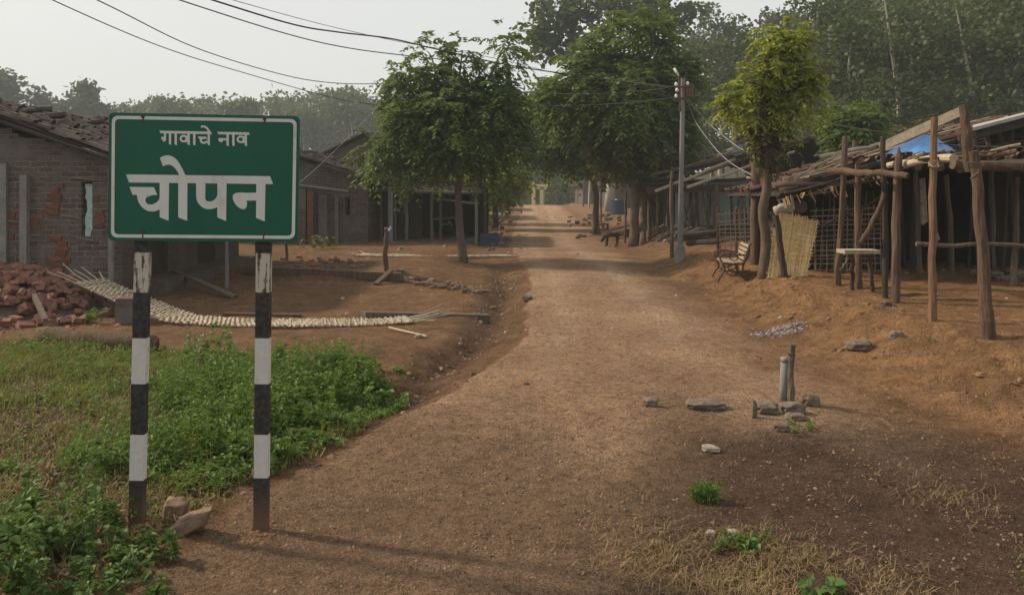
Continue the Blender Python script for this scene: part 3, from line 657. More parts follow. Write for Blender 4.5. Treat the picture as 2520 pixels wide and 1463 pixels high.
for q, (px, Y) in enumerate(((555, 13.6), (470, 15.2), (700, 17.2))):
    x = -5.02; mb = MB(); log(mb, (x, Y, hz(x, Y)-.1), (x, Y, 1.75), .035, .03, q); mb.build('veranda_post', M['pole'] if q == 0 else M['wood_grey'], h1)

# ------------------------------------------------------------------ generic village house
def house(name, label, x0, x1, y0, y1, ze, zr, xm=None, wall='mud', tile='tile', over=.5, wins=(), doors=(), group=None, posts=0, cat='house', eside=1, backwall=True, gap=.0, pu=.2, pv=.3):
    base = Vector(((x0+x1)/2, y0, hz((x0+x1)/2, y0))); root = empty(name, base, label, cat, group)
    xm = (x0+x1)/2 if xm is None else xm; zb = base.z-.3
    za = zb+.3+ze; zbb = za; zm = zb+.3+zr
    roofz = lambda x: za+(zm-za)*(x-x0+over)/(xm-x0+over) if x < xm else zbb+(zm-zbb)*(x1+over-x)/(x1+over-xm)
    mb = MB(); xs = [x0]+sorted([v for wv in wins for v in (wv[0], wv[1])]+[v for dv in doors for v in (dv[0], dv[1])])+[x1]
    def top(x): return roofz(x)-.12-gap
    for i in range(len(xs)-1):
        a, b = xs[i], xs[i+1]
        if b-a < 1e-4: continue
        op = [wv for wv in list(wins)+list(doors) if abs(wv[0]-a) < 1e-4]
        pk = [(xm, top(xm))] if a < xm < b else []
        if op:
            _, _, zl, zh = op[0]; zl += base.z; zh += base.z
            if zl > zb+.4: mb.prism([(a, zb), (a, zl), (b, zl), (b, zb)], y0, y0+.2)
            mb.prism([(a, zh), (a, max(zh+.02, top(a)))]+pk+[(b, max(zh+.02, top(b))), (b, zh)], y0, y0+.2)
        else: mb.prism([(a, zb), (a, top(a))]+pk+[(b, top(b)), (b, zb)], y0, y0+.2)
    mb.build('wall', M[wall], root)
    for wv in wins:
        f = MB(); z0, z1 = wv[2]+base.z, wv[3]+base.z; xc = (wv[0]+wv[1])/2
        for xx in (wv[0]+.015, wv[1]-.015): f.box((xx, y0+.03, (z0+z1)/2), (.03, .05, z1-z0))
        f.box((xc, y0+.03, z0+.015), (wv[1]-wv[0]-.06, .05, .03)); f.box((xc, y0+.03, z1-.015), (wv[1]-wv[0]-.06, .05, .03))
        for kk in (1, 2): f.box((wv[0]+(wv[1]-wv[0])*kk/3, y0+.06, (z0+z1)/2), (.012, .012, z1-z0-.06))
        f.build('window', M['wood_dark'], root)
    for dv in doors:
        f = MB(); f.box(((dv[0]+dv[1])/2, y0+.12, (dv[2]+dv[3])/2+base.z), (dv[1]-dv[0], .04, dv[3]-dv[2])); f.build('door', M['wood_dark'], root)
    mb = MB(); L = y1-y0-.2; h = za-zb-.1
    mb.box((x0+.1, y0+.2+L/2, zb+h/2), (.2, L, h)); mb.box((x1-.1, y0+.2+L/2, zb+h/2), (.2, L, h)); mb.box(((x0+x1)/2, y1-.1, zb+h/2), (x1-x0-.4, .2, h)); mb.build('side_wall', M[wall], root)
    gable_roof(root, x0-over, xm, x1+over, y0-.35, y1+.3, za, zm, zbb, tile, .05, pu, pv)
    for i in range(posts):
        yy = y0+(y1-y0)*i/max(1, posts-1); xx = (x1+over-.08) if eside > 0 else (x0-over+.08); pm = MB()
        log(pm, (xx, yy, hz(xx, yy)-.1), (xx, yy, za-.02), .045, .04, i); pm.build('veranda_post', M['wood_grey'], root)
    return root

# second house on the left, plastered gable with slit windows
Y2 = 23.2; x2 = lambda px: pr(px, Y2); z2 = lambda py: EYE-(py-HORY)/FPX*Y2
house('plastered_house', 'grey plastered house with three narrow slit windows, directly right of the green sign', -9.4, x2(905), Y2, 31, 2.12-.28, 3.0-.1, -7.4, 'brickfar', 'tile', .55,
      wins=((x2(790), x2(803), z2(535)-.15, z2(483)-.15), (x2(850), x2(862), z2(530)-.15, z2(470)-.15)), pu=.17, pv=.26)
hh = empty('garden_wall', (x2(800), Y2-.5, hz(x2(800), Y2-.5)), 'half height wall with a broken red brick strip in front of the slit window house', 'wall')
mb = MB(); mb.prism([(x2(690), -.2), (x2(690), z2(448)), (x2(760), z2(452)), (x2(800), z2(456)), (x2(868), z2(473)), (x2(868), z2(485)), (x2(830), z2(485)), (x2(830), z2(470)), (x2(765), z2(462)), (x2(765), -.2)], Y2-.6, Y2-.4); mb.build('wall', M['brickfar'], hh)
mb = MB(); mb.box((x2(776), Y2-.5, (z2(470)-.2)/2), (.17, .22, z2(470)+.2)); mb.build('brick_pier', M['brickred'], hh)
mb = MB(); mb.box((x2(795), Y2-.02, (z2(480)-.2)/2), (.26, .04, z2(480)+.2)); mb.box((x2(830), Y2-.05, .8), (.10, .1, 1.9)); mb.build('pilaster', M['plaster'], hh)
mb = MB(); mb.beam((x2(700), Y2-.62, z2(449)), (x2(868), Y2-.62, z2(470)), .06, .05); mb.build('coping', M['concrete'], hh)
house('tiled_house', 'dark tiled house whose ridge rises behind the slit window house on the left', -9.5, -4.9, 33, 42, 2.2, 4.0, -6.3, 'mud', 'tile', .5, pu=.25, pv=.35)

# open shed between the house and the first street tree
def px_post(parent, name, pxb, Yb, top_z, r, mat, seed=0, lean=0):
    x = pr(pxb, Yb); mb = MB(); log(mb, (x, Yb, hz(x, Yb)-.15), (x+lean, Yb, top_z), r*1.1, r, seed, .012); return mb.build(name, M[mat], parent)
s3 = empty('open_shed', (-2.6, 24.6, hz(-2.6, 24.6)), 'dark open shed with flat pole roof behind the leftmost street tree', 'shed')
for i, (px, Y) in enumerate(((905, 24.2), (938, 24.2), (972, 24.0), (1000, 24.4), (1062, 24.0), (1085, 24.4), (1172, 24.0), (1190, 27))): px_post(s3, 'post', px, Y, 1.72, .05, 'wood_grey' if i % 3 else 'pole', i)
mb = MB()
for i in range(9): log(mb, (-4.9, 24+i*.6, 1.80-.01*i), (-.95, 24+i*.6, 1.66+rnd.uniform(-.03, .03)), .05, .04, i, .02)
log(mb, (-4.9, 23.85, 1.72), (-.95, 23.9, 1.62), .06, .05, 2, .02)
mb.build('roof_pole', M['wood_grey'], s3)
mb = MB(); sheet_slab(mb, (-4.9, 24.1, 1.86), (-.9, 24.1, 1.73), (-.9, 29.5, 1.85), (-4.9, 29.5, 2.0), .04); mb.build('roof', M['wood_dark'], s3)
mb = MB(); tile_slope(mb, (-4.9, 24.0, 1.89), (1, 0, -.033), 3.9, (0, 1, .03), 5.3, .2, .3, .12, .03); mb.build('roof_tiles', M['tile'], s3)
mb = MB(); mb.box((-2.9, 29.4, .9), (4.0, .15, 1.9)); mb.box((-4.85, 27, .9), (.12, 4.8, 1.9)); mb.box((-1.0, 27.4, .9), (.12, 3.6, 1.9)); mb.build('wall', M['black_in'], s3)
mb = MB(); mb.box((pr(1010, 24.9), 24.9, .7), (.75, .08, 1.5)); mb.build('door', M['wood_dark'], s3)
mb = MB(); a = P(1072, 487, 24.8); b = P(1170, 500, 24.4); mb.beam(a, b, .7, .03, jit=.1); tag(mb.build('roof_sheet', M['sheet']), 'pale sagging sheet hanging under the open shed roof', 'sheet')
mb = MB(); mb.box(P(1120, 596, 25)+Vector((0, 0, .05)), (1.3, 1.2, .2), jit=.05); tag(mb.build('shed_bench', M['mud']), 'low earth bench inside the open shed', 'bench')
for i, (a, b) in enumerate((((1062, 540), (1118, 536)), ((1090, 552), (1110, 550)), ((1105, 545), (1112, 556)))):
    mb = MB(); log(mb, P(*a, 26.5), P(*b, 26.4), .035, .03, i); tag(mb.build('pale_stick', M['wood_pale']), ['pale branch hanging in the dark open shed, the longest', 'short pale stick low in the open shed', 'short tilted pale stick in the open shed'][i], 'stick')
wt = empty('water_trough', G(1205, 604), 'dark blue water trough at the road edge right of the open shed', 'trough'); c = wt.location
mb = MB(); L_, W_, H_ = .62, .45, .36
for sx, sy, lx, ly in ((0, -1, L_, .04), (0, 1, L_, .04), (-1, 0, .04, W_-.04), (1, 0, .04, W_-.04)): mb.box((c.x+sx*(L_/2-.02), c.y+.2+sy*W_/2, c.z+H_/2), (lx, ly, H_))
mb.box((c.x, c.y+.2, c.z+.03), (L_-.04, W_-.04, .06)); mb.build('basin', M['blue'], wt)

# ------------------------------------------------------------------ far left and far right houses, gate, tank
house('far_house', 'small dim house deep on the left side of the street', -6.5, -1.6, 46, 54, 1.9, 3.1, None, 'mud', 'tile', .6, posts=4, pu=.3, pv=.4, doors=((-3.2, -2.4, 0, 1.6),))
house('far_house', 'last dim house on the left side before the yellow gate', -6.0, -1.2, 66, 76, 2.0, 3.3, None, 'plaster', 'tile', .6, posts=3, pu=.35, pv=.45, doors=((-3.0, -2.2, 0, 1.7),))
house('far_house', 'reddish mud house behind the blue water tank on the right', 8.3, 13.5, 62, 74, 1.9, 3.3, None, 'brickfar', 'tile', .7, posts=4, eside=-1, pu=.3, pv=.4)
house('far_house', 'low house far down the right side near the gate', 7.5, 12.5, 82, 92, 2.0, 3.4, None, 'brickfar', 'tile', .6, posts=3, eside=-1, pu=.35, pv=.45)
YG = 93; gt = empty('yellow_gate', (pr(1322, YG), YG, hz(pr(1322, YG), YG)), 'yellow gate of two pillars and a wide beam at the far street end', 'gate')
for px in (1313, 1333): mb = MB(); x = pr(px, YG); mb.box((x, YG, 1.25), (.42, .42, 2.6)); mb.build('pillar', M['yellow'], gt)
mb = MB(); mb.box((pr(1309, YG), YG-.02, 2.36), (4.6, .55, .32)); mb.box((pr(1335, YG), YG-.01, 2.05), (1.4, .4, .22)); mb.build('lintel', M['yellow'], gt)
mb = MB(); mb.tube([(pr(1313, YG), YG, 2.5), (pr(1313, YG), YG, 3.0)], .1, 6); mb.build('finial', M['yellow'], gt)
mb = MB(); mb.box((pr(1270, 97), 97, .9), (4.6, .3, 2.0)); mb.box((pr(1380, 99), 99, .5), (3.6, .3, 1.3)); tag(mb.build('boundary_wall', M['mud']), 'low grey boundary wall behind the yellow gate', 'wall')
c = G(1523, 528); tk = empty('water_tank', c, 'squat dark blue water tank beside the street on the right', 'tank'); kk = c.y/FPX
mb = MB(); rr = 21*kk; mb.tube([c, c+Vector((0, 0, 34*kk))], [rr, rr*.97], 24); mb.tube([c+Vector((0, 0, 33.9*kk)), c+Vector((0, 0, 36*kk))], [rr*1.03, rr*1.03], 24); mb.build('body', M['blue'], tk)
mb = MB(); mb.tube([c+Vector((0, 0, 36*kk)), c+Vector((0, 0, 38*kk))], [rr*.5, rr*.45], 16); mb.build('lid', M['blue'], tk)

# ------------------------------------------------------------------ right side: long row with veranda
Y4 = 24.0; x4 = lambda px, Y=Y4: pr(px, Y); z4 = lambda py, Y=Y4: EYE-(py-HORY)/FPX*Y
rw = empty('veranda_house', (7, Y4, hz(7, Y4)), 'long tiled house with veranda beam and pale green back wall, right of the utility pole', 'house')
gable_roof(rw, 4.4, 8.9, 13, Y4-.9, 36, 2.12, 3.26, 2.2, 'tile', .1, .2, .28)
mb = MB()
for i in range(14): log(mb, (4.3, Y4-.85+i*.9, 2.05), (8.9, Y4-.85+i*.9, 3.18), .045, .04, i, .015, 5, 6)
mb.build('rafter', M['wood_grey'], rw)
mb = MB(); mb.beam(P(1590, 468, Y4-.9), P(1840, 462, Y4-.9), .12, .2); log(mb, P(1590, 452, Y4-.85), P(1840, 440, Y4-.8), .05, .05, 4); mb.build('veranda_beam', M['wood_dark'], rw)
for i, (px, Y) in enumerate(((1598, 24.5), (1618, 23.6), (1642, 25), (1700, 25.2), (1716, 24.6), (1742, 25.5), (1763, 22.9), (1800, 24.6), (1818, 23.4), (1829, 22.5))): px_post(rw, 'veranda_post', px, Y, z4(455, Y), .04 if i % 3 else .065, ('wood_brown', 'wood_grey', 'wood_grey')[i % 3], i+9)
mb = MB(); mb.box((7.1, 27.4, 1.15), (2.6, .15, 1.9)); mb.build('back_wall', M['teal'], rw)
mb = MB(); mb.box((5.4, 29.4, 1.0), (.8, .2, 2.2)); mb.box((10.7, 27.4, 1.15), (4.6, .15, 2.3)); mb.box((5.8, 31.6, 1.0), (.15, 8.4, 2.2)); mb.build('wall', M['mud'], rw)
mb = MB(); mb.box((7.6, 25.6, .32), (4.2, 3.2, .35), jit=.02); mb.build('plinth', M['ground'] if False else M['mud'], rw)
mb = MB()
for i in range(7): mb.box((6.15+i*.17, 26.8, 1.2), (.09, .03, 1.3))
mb.build('slat_screen', M['wood_pale'], rw)
for i, (a, b, wv) in enumerate((((1612, 470), (1810, 392), .05), ((1672, 447), (1960, 346), .045), ((1690, 462), (1955, 372), .05), ((1600, 432), (1830, 372), .05))):
    mb = MB(); log(mb, P(*a, Y4-1.05), P(*b, Y4-1.1), wv, wv*.8, i+3, .02); o = mb.build('rake_pole', M['wood_grey'] if i % 2 else M['wood_pale'], rw)
for i in range(34):     # poles and sticks lying loose along the slope of the veranda house
    t_ = rnd.random(); px = 1600+t_*330; py = 430-t_*78; Y = Y4-1.0+rnd.uniform(0, 7); k = Y4/Y; a = P(px, py, Y4-1.0); a.y = Y; a.z += .10; d = Vector((rnd.uniform(.5, 1.6), rnd.uniform(-.3, .6), 0)); d.z = d.x*.245+rnd.uniform(-.02, .10); r = rnd.uniform(.015, .04)
    mb = MB(); log(mb, a, a+d, r, r*.7, i+600, .03, 6, 6); tag(mb.build('roof_stick', M[('wood_grey', 'wood_pale', 'wood_dark', 'bamboo_dull')[i % 4]]), 'loose pole lying on the veranda house tiles', 'stick', 'sticks on the veranda house roof')
for i in range(18):
    px = rnd.uniform(1600, 1760); Y = rnd.uniform(22.6, 24.4); x = pr(px, Y); mb = MB(); r = rnd.uniform(.018, .04); log(mb, (x, Y, hz(x, Y)-.05), (x+rnd.uniform(-.25, .25), Y+rnd.uniform(0, .3), rnd.uniform(1.2, 2.2)), r, r*.8, i+700, .02, 6, 6); tag(mb.build('leaning_pole', M[('wood_grey', 'wood_brown', 'wood_dark')[i % 3]]), 'thin pole leaning among the veranda posts', 'pole', 'poles leaning in the veranda')
# satellite dish on the roof
dc = P(1827, 372, 22.9); ds = empty('satellite_dish', dc, 'grey satellite dish tilted on the veranda house roof', 'dish')
ax = Vector((-.55, -.35, .75)).normalized(); a1 = ax.cross(Vector((0, 0, 1))).normalized(); a2 = ax.cross(a1); vs = []; rr = .33
for i in range(6):
    for k in range(18): th = k/18*2*math.pi; q = i/5; vs.append(dc+(a1*math.cos(th)+a2*math.sin(th))*rr*q+ax*(.10*q*q))
fs = [(i*18+k, i*18+(k+1) % 18, (i+1)*18+(k+1) % 18, (i+1)*18+k) for i in range(5) for k in range(18)]
mb = MB(); mb.add(vs, fs); o = mb.build('reflector', M['pole'], ds, True); md = o.modifiers.new('solid', 'SOLIDIFY'); md.thickness = .01
mb = MB(); mb.tube([dc, dc-Vector((0, 0, .45))], .02, 6); mb.build('mast', M['rust'], ds); mb = MB(); mb.tube([dc-a2*.3, dc+ax*.35], .01, 5); mb.build('feed_arm', M['rust'], ds)

# ------------------------------------------------------------------ right hut with lattice wall (behind) and pole shelter (front)
def weave(mb, A, B, C, D, nu, nv, wu, wv, jit=.15, amp=.006, seg=1, skip=0.0, over=0.0):
    "A bottom left, B bottom right, C top right, D top left; nu upright strips and nv level strips"
    A, B, C, D = map(Vector, (A, B, C, D)); N = (B-A).cross(D-A).normalized()
    def pt(u, v): return (A*(1-u)+B*u)*(1-v)+(D*(1-u)+C*u)*v
    def strip(f, wd, segs, ph):
        ls = [f(i/segs) for i in range(segs+1)]; vs = []; 
        for i, p in enumerate(ls):
            d = (ls[min(i+1, segs)]-ls[max(i-1, 0)]).normalized(); s_ = d.cross(N).normalized(); o = N*(amp*(1 if (i+ph) % 2 else -1))
            vs += [p+s_*wd/2+o, p-s_*wd/2+o, p-s_*wd/2+o+N*.003, p+s_*wd/2+o+N*.003]
        fs = []
        for i in range(segs):
            a = i*4; b = a+4
            fs += [(a, a+1, b+1, b), (a+1, a+2, b+2, b+1), (a+2, a+3, b+3, b+2), (a+3, a, b, b+3)]
        mb.add(vs, fs)
    for i in range(nu):
        if rnd.random() < skip: continue
        u0 = (i+.5+rnd.uniform(-jit, jit))/nu; u1 = (i+.5+rnd.uniform(-jit, jit))/nu; e0 = -rnd.uniform(0, over); e1 = 1+rnd.uniform(0, over)
        strip(lambda t_: pt(u0+(u1-u0)*t_, e0+(e1-e0)*t_), wu, max(1, nv if seg else 1), i)
    for j in range(nv):
        if rnd.random() < skip: continue
        v0 = (j+.5+rnd.uniform(-jit, jit))/nv; v1 = (j+.5+rnd.uniform(-jit, jit))/nv; e0 = -rnd.uniform(0, over); e1 = 1+rnd.uniform(0, over)
        strip(lambda t_: pt(e0+(e1-e0)*t_, v0+(v1-v0)*t_), wv, max(1, nu if seg else 1), j+1)
Y5 = 12.9; YB = 8.1
hut = empty('lattice_hut', (6.6, Y5, hz(6.6, Y5)), 'ramshackle hut with bamboo lattice wall and pole laden tile roof on the right', 'hut')
gz = hz(6, Y5)
lb = MB(); weave(lb, (pr(1992, Y5), Y5, gz), (pr(2175, Y5), Y5, gz), P(2175, 505, Y5), P(1998, 515, Y5), 11, 13, .014, .018, .25, .012, 1, .05, .03); lb.build('lattice_wall', M['bamboo_dull'], hut)
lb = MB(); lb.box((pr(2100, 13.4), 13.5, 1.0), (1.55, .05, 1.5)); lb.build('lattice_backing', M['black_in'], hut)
mb = MB(); sheet_slab(mb, (4.35, Y5-.35, 1.66), (8.6, Y5-.35, 2.95), (8.6, 15.6, 2.92), (4.35, 15.6, 1.64), .04); sheet_slab(mb, (12.4, Y5-.3, 1.9), (8.6, Y5-.3, 2.94), (8.6, 15.6, 2.91), (12.4, 15.6, 1.87), .04); rf = mb.build('roof', M['wood_dark'], hut)
mb = MB(); Vv = Vector((4.25, 0, 1.29)); tile_slope(mb, (4.35, Y5-.3, 1.68), (0, 1, -.01), 3.0, Vv, Vv.length*.97, .15, .22, .15, .055); mb.build('roof_tiles', M['tile_red'], rf)
mb = MB()
for i in range(16):     # thatch and bark strips laid over the eave
    px = 1912+i*26+rnd.uniform(-8, 8); py = 492-i*6.6+rnd.uniform(-3, 6); a = P(px, py, Y5-.35+rnd.uniform(-.1, .2)); b = P(px+rnd.uniform(50, 110), py-rnd.uniform(10, 32), Y5-.2+rnd.uniform(-.1, .5)); mb.beam(a, b, rnd.uniform(.03, .10), .02, jit=.3)
mb.build('roof_strip', M['bamboo_dull'], rf)
for i in range(5):
    mb = MB(); x = 4.4+i*.5; log(mb, (4.35, Y5-.2+i*.7, 1.60), (8.6, Y5-.2+i*.7, 2.88), .04, .035, i, .015, 5, 6); mb.build('rafter', M['wood_dark'], rf)
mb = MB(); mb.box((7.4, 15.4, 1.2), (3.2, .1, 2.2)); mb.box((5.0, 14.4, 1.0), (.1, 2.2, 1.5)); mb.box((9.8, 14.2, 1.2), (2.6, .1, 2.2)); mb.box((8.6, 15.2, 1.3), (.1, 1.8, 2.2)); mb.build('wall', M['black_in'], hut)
# many thin inner uprights in the shade
for i, px in enumerate((2196, 2222, 2246, 2262, 2290, 2335, 2345, 2382, 2415, 2440, 2466, 2498)):
    Y = 12.6+rnd.uniform(0, 1.6); px_post(hut, 'inner_post', px, Y, 2.0+rnd.uniform(-.1, .3), rnd.uniform(.025, .05), 'wood_dark' if i % 3 else 'wood_grey', i+40, rnd.uniform(-.1, .1))
for i, (a, b) in enumerate((((2270, 440), (2275, 545)), ((2258, 530), (2262, 600)), ((2300, 560), (2310, 590)))):
    mb = MB(); mb.beam(P(*a, 13.3), P(*b, 13.3), .02, .10 if i == 0 else .05, jit=.2, up=(1, 0, 0)); mb.build('hanging_cloth', M['sack'], hut)
# poles, sticks, boards and broken matting lying loose over the hut and shelter roofs
def rakeY(x): return 1.66+(x-4.35)/4.25*1.29
for i in range(30):
    x = rnd.uniform(4.5, 7.4); y = rnd.uniform(Y5-.35, 14.6); L_ = rnd.uniform(.6, 2.0); a = rnd.uniform(-.35, .35); x_e = x+L_*math.cos(a)*.95; z0 = rakeY(x)+rnd.uniform(.08, .14); z1 = rakeY(x_e)+rnd.uniform(.08, .18)
    mb = MB(); r = rnd.uniform(.012, .03); log(mb, (x, y, z0), (x_e, y+L_*math.sin(a), z1), r, r*.7, i+300, .025, 6, 6); tag(mb.build('roof_stick', M[('wood_grey', 'wood_pale', 'bamboo_dull', 'wood_dark', 'wood_brown')[i % 5]]), 'loose weathered stick lying on the lattice hut roof', 'stick', 'sticks on the hut roof')
for i in range(20):
    px = rnd.uniform(2245, 2500); a = P(px, 400+rnd.uniform(-8, 6), YB+rnd.uniform(.2, 1.6)); d = Vector((rnd.uniform(.3, .8), rnd.uniform(-.4, .4), rnd.uniform(-.03, .08))); r = rnd.uniform(.012, .028)
    mb = MB(); log(mb, a+Vector((0, 0, .05)), a+d+Vector((0, 0, .08)), r, r*.8, i+400, .02, 5, 6); tag(mb.build('roof_stick', M[('wood_grey', 'bamboo_dull', 'wood_brown')[i % 3]]), 'loose stick on the broken tiles of the pole shelter', 'stick', 'sticks on the shelter roof')
for i in range(22):
    px = 1915+i*12+rnd.uniform(-6, 6); py = 494-(px-1915)*.25; mb.v = []; mb = MB(); a = P(px, py-4, Y5-.4); mb.beam(a, a+Vector((rnd.uniform(-.06, .12), rnd.uniform(-.12, -.02), -rnd.uniform(.06, .22))), rnd.uniform(.02, .07), .008, jit=.3); mb.build('hanging_thatch', M['bamboo' if i % 3 else 'bamboo_dull'], rf)
for i in range(14):
    px = 2010+i*12; mb = MB(); log(mb, P(px, 690, Y5+.25), P(px+rnd.uniform(-8, 8), 470, Y5+.2), .018, .015, i+500, .02, 6, 6); mb.build('inner_post', M['wood_dark' if i % 2 else 'wood_grey'], hut)
# low woven fence right of the bench
fn = empty('bamboo_fence', G(1812, 612), 'sagging bamboo rail fence behind the iron bench', 'fence')
for part, A_, B_, C_, D_, nu, nv in (('rail_panel', (1768, 640), (1855, 655), (1853, 512), (1767, 522), 4, 13),):
    mb = MB(); YY = 16.0; weave(mb, P(*A_, YY), P(*B_, YY-.6), P(*C_, YY-.6), P(*D_, YY), 7, nv, .018, .018, .25, .012, 0, .08, .03); mb.build(part, M['wood_grey'], fn)
for i, px in enumerate((1768, 1812, 1836, 1848)):
    Y = 16.2; mb = MB(); x = pr(px, Y); log(mb, (x, Y, hz(x, Y)-.1), (x, Y, 1.35), .03, .03, i); mb.build('stake', M['wood_brown'], fn)
# bamboo mat leaning by the hut
mt = MB(); YM = 12.35; zb = hz(4.2, YM)
weave(mt, P(1888, 684, YM), P(1982, 688, YM-.05), P(2012, 545, YM+.35), P(1908, 520, YM+.35), 30, 40, .019, .014, .3, .004, 1, .05, .06)
weave(mt, P(1890, 684, YM+.03), P(1962, 688, YM), P(1990, 545, YM+.38), P(1909, 522, YM+.38), 20, 30, .022, .018, .3, .003, 1, .05, .0)
tag(mt.build('woven_mat', M['bamboo'], None, origin=G(1935, 690)), 'golden woven bamboo mat standing upright against the hut corner', 'mat')
for i, (c_, s_, m_, lb_) in enumerate((((1935, 512), (.17, .12, .09), 'sack', 'pale cloth sack stuffed above the golden mat'), ((1965, 508), (.15, .12, .11), 'darkcloth', 'dark bundle wedged under the hut roof above the golden mat'), ((1915, 516), (.09, .1, .07), 'sack', 'small pale bundle left of the stuffed sack'))):
    mb = MB(); mb.rock(P(*c_, YM+.4), s_, i+3); o = mb.build('cloth_bundle', M[m_], None, True); tag(o, lb_, 'bundle'); sub = o.modifiers.new('sub', 'SUBSURF'); sub.levels = sub.render_levels = 1
# blue tarpaulin on the roof
nu_, nv_ = 30, 14; vs = []
r_u = np.linspace(0, 1, nu_)
for j in range(nv_):
    for i in range(nu_):
        u = i/(nu_-1); v = j/(nv_-1)
        topy = np.interp(u, [0, .25, .6, .75, 1], [386, 356, 334, 336, 372]); boty = np.interp(u, [0, .2, .5, .8, 1], [396, 394, 388, 386, 386])
        px = 2160+u*192; py = boty+(topy-boty)*v; Yv = 11.0+v*.8; q = P(px, py, Yv)
        q.z += .05*(float(vn(u*7, v*3, 8))-.5)*(0.3+v); q.y += .1*(float(vn(u*9+3, v*4, 6))-.5); vs.append(q)
mb = MB(); mb.add(vs, [(j*nu_+i, j*nu_+i+1, (j+1)*nu_+i+1, (j+1)*nu_+i) for j in range(nv_-1) for i in range(nu_-1)])
o = mb.build('blue_tarpaulin', M['tarp'], None, True); tag(o, 'crumpled bright blue tarpaulin on the hut roof', 'tarpaulin'); md = o.modifiers.new('solid', 'SOLIDIFY'); md.thickness = .008
# upper roof of the right shelter
sh = empty('pole_shelter', (5.8, 8, hz(5.8, 8)), 'open pole shelter with log beams and broken tile roof at the right edge', 'shelter')
YB = 8.1
mb = MB(); sheet_slab(mb, P(2244, 412, 9.6), P(2640, 402, YB), P(2640, 380, 12.2), P(2300, 392, 12.2), .03); r_ = mb.build('roof', M['wood_dark'], sh)
mb = MB(); a = P(2250, 404, 9.6); b = P(2640, 396, YB); U_ = (b-a); tile_slope(mb, a+Vector((0, 0, .02)), U_, U_.length, (0.15, 1, .03), 3.1, .14, .22, .22, .06); mb.build('roof_tiles', M['tile_red'], r_)
mb = MB(); log(mb, P(2343, 408, YB-.15), P(2640, 416, YB-.3), .055, .05, 2, .02, 9, 10); mb.build('front_beam', M['wood_brown'], sh)
mb = MB(); log(mb, P(2188, 408, 10.2), P(2345, 388, YB+.3), .04, .05, 5, .015); mb.build('yellow_bamboo', M['wood_pale'], sh)
mb = MB(); log(mb, P(2253, 597, 9.2), P(2640, 607, 9.0), .028, .024, 8, .02); mb.build('rail', M['wood_grey'], sh)
mb = MB()
for i in range(6): log(mb, P(2260+i*50, 414, YB+.2), P(2290+i*48, 400, 12), .035, .03, i+60, .02)
mb.build('roof_pole', M['wood_dark'], sh)
mb = MB(); sheet_slab(mb, P(2394, 314, 11.6), P(2640, 250, 11.6), P(2640, 243, 13.5), P(2394, 305, 13.5), .05); tag(mb.build('roof_sheet', M['sheet']), 'long grey roof sheet with rolled edge at the upper right corner', 'sheet')
mb = MB(); mb.beam(P(2400, 328, 11.7), P(2640, 268, 11.7), .05, .16); 
for i in range(8): log(mb, P(2400+i*30, 340-i*7, 11.9), P(2405+i*30, 400, 11.9), .04, .035, i+80)
for i in range(5): log(mb, P(2360, 372-i*8, 11.9+i*.1), P(2640, 335-i*12, 11.9+i*.1), .03, .03, i+90, .03)
mb.build('upper_frame', M['wood_dark'], sh)
mb = MB(); pa = P(2166, 362, 11.4); pb = P(2368, 272, 10.6); mb.beam(pa, pb, .03, .125, up=(0, -.2, 1)); tag(mb.build('plank', M['wood_pale']), 'long pale plank rising to the top of the tall forked post', 'plank')
for i, (a, b, r, m_, l_) in enumerate((((2018, 388), (2178, 352), .035, 'wood_pale', 'pale pole lying on the tile roof below the long plank'), ((1952, 438), (2080, 368), .022, 'wood_pale', 'thin pale pole leaning up the tile roof, the lower of the two'), ((1975, 436), (2085, 372), .016, 'wood_pale', 'thinnest pale pole beside the thin pole on the tile roof'), ((1905, 462), (2180, 440), .028, 'wood_grey', 'grey pole lying along the hut eave'), ((1930, 476), (2170, 405), .02, 'wood_grey', 'bent grey pole across the hut tiles'), ((2020, 560), (2180, 478), .025, 'wood_dark', 'dark brace pole rising behind the front posts'))):
    mb = MB(); log(mb, P(*a, 12.3), P(*b, 12.2), r, r*.8, i+20, .02); tag(mb.build('roof_pole', M[m_]), l_, 'pole')
for i, (a, b, r, Ya, Yb_, l_) in enumerate((((2041, 421), (2152, 430), .045, 11.2, 9.6, 'reddish level beam tied between the left front posts'), ((2137, 429), (2232, 431), .04, 9.6, 9.0, 'short grey level log lashed to the pointed post'), ((2120, 596), (2182, 478), .035, 10.0, 9.8, 'curved brown branch bracing the blackened post'))):
    mb = MB(); log(mb, P(*a, Ya), P(*b, Yb_), r, r*.9, i+33, .02); tag(mb.build('log_beam', M['wood_brown']), l_, 'beam')
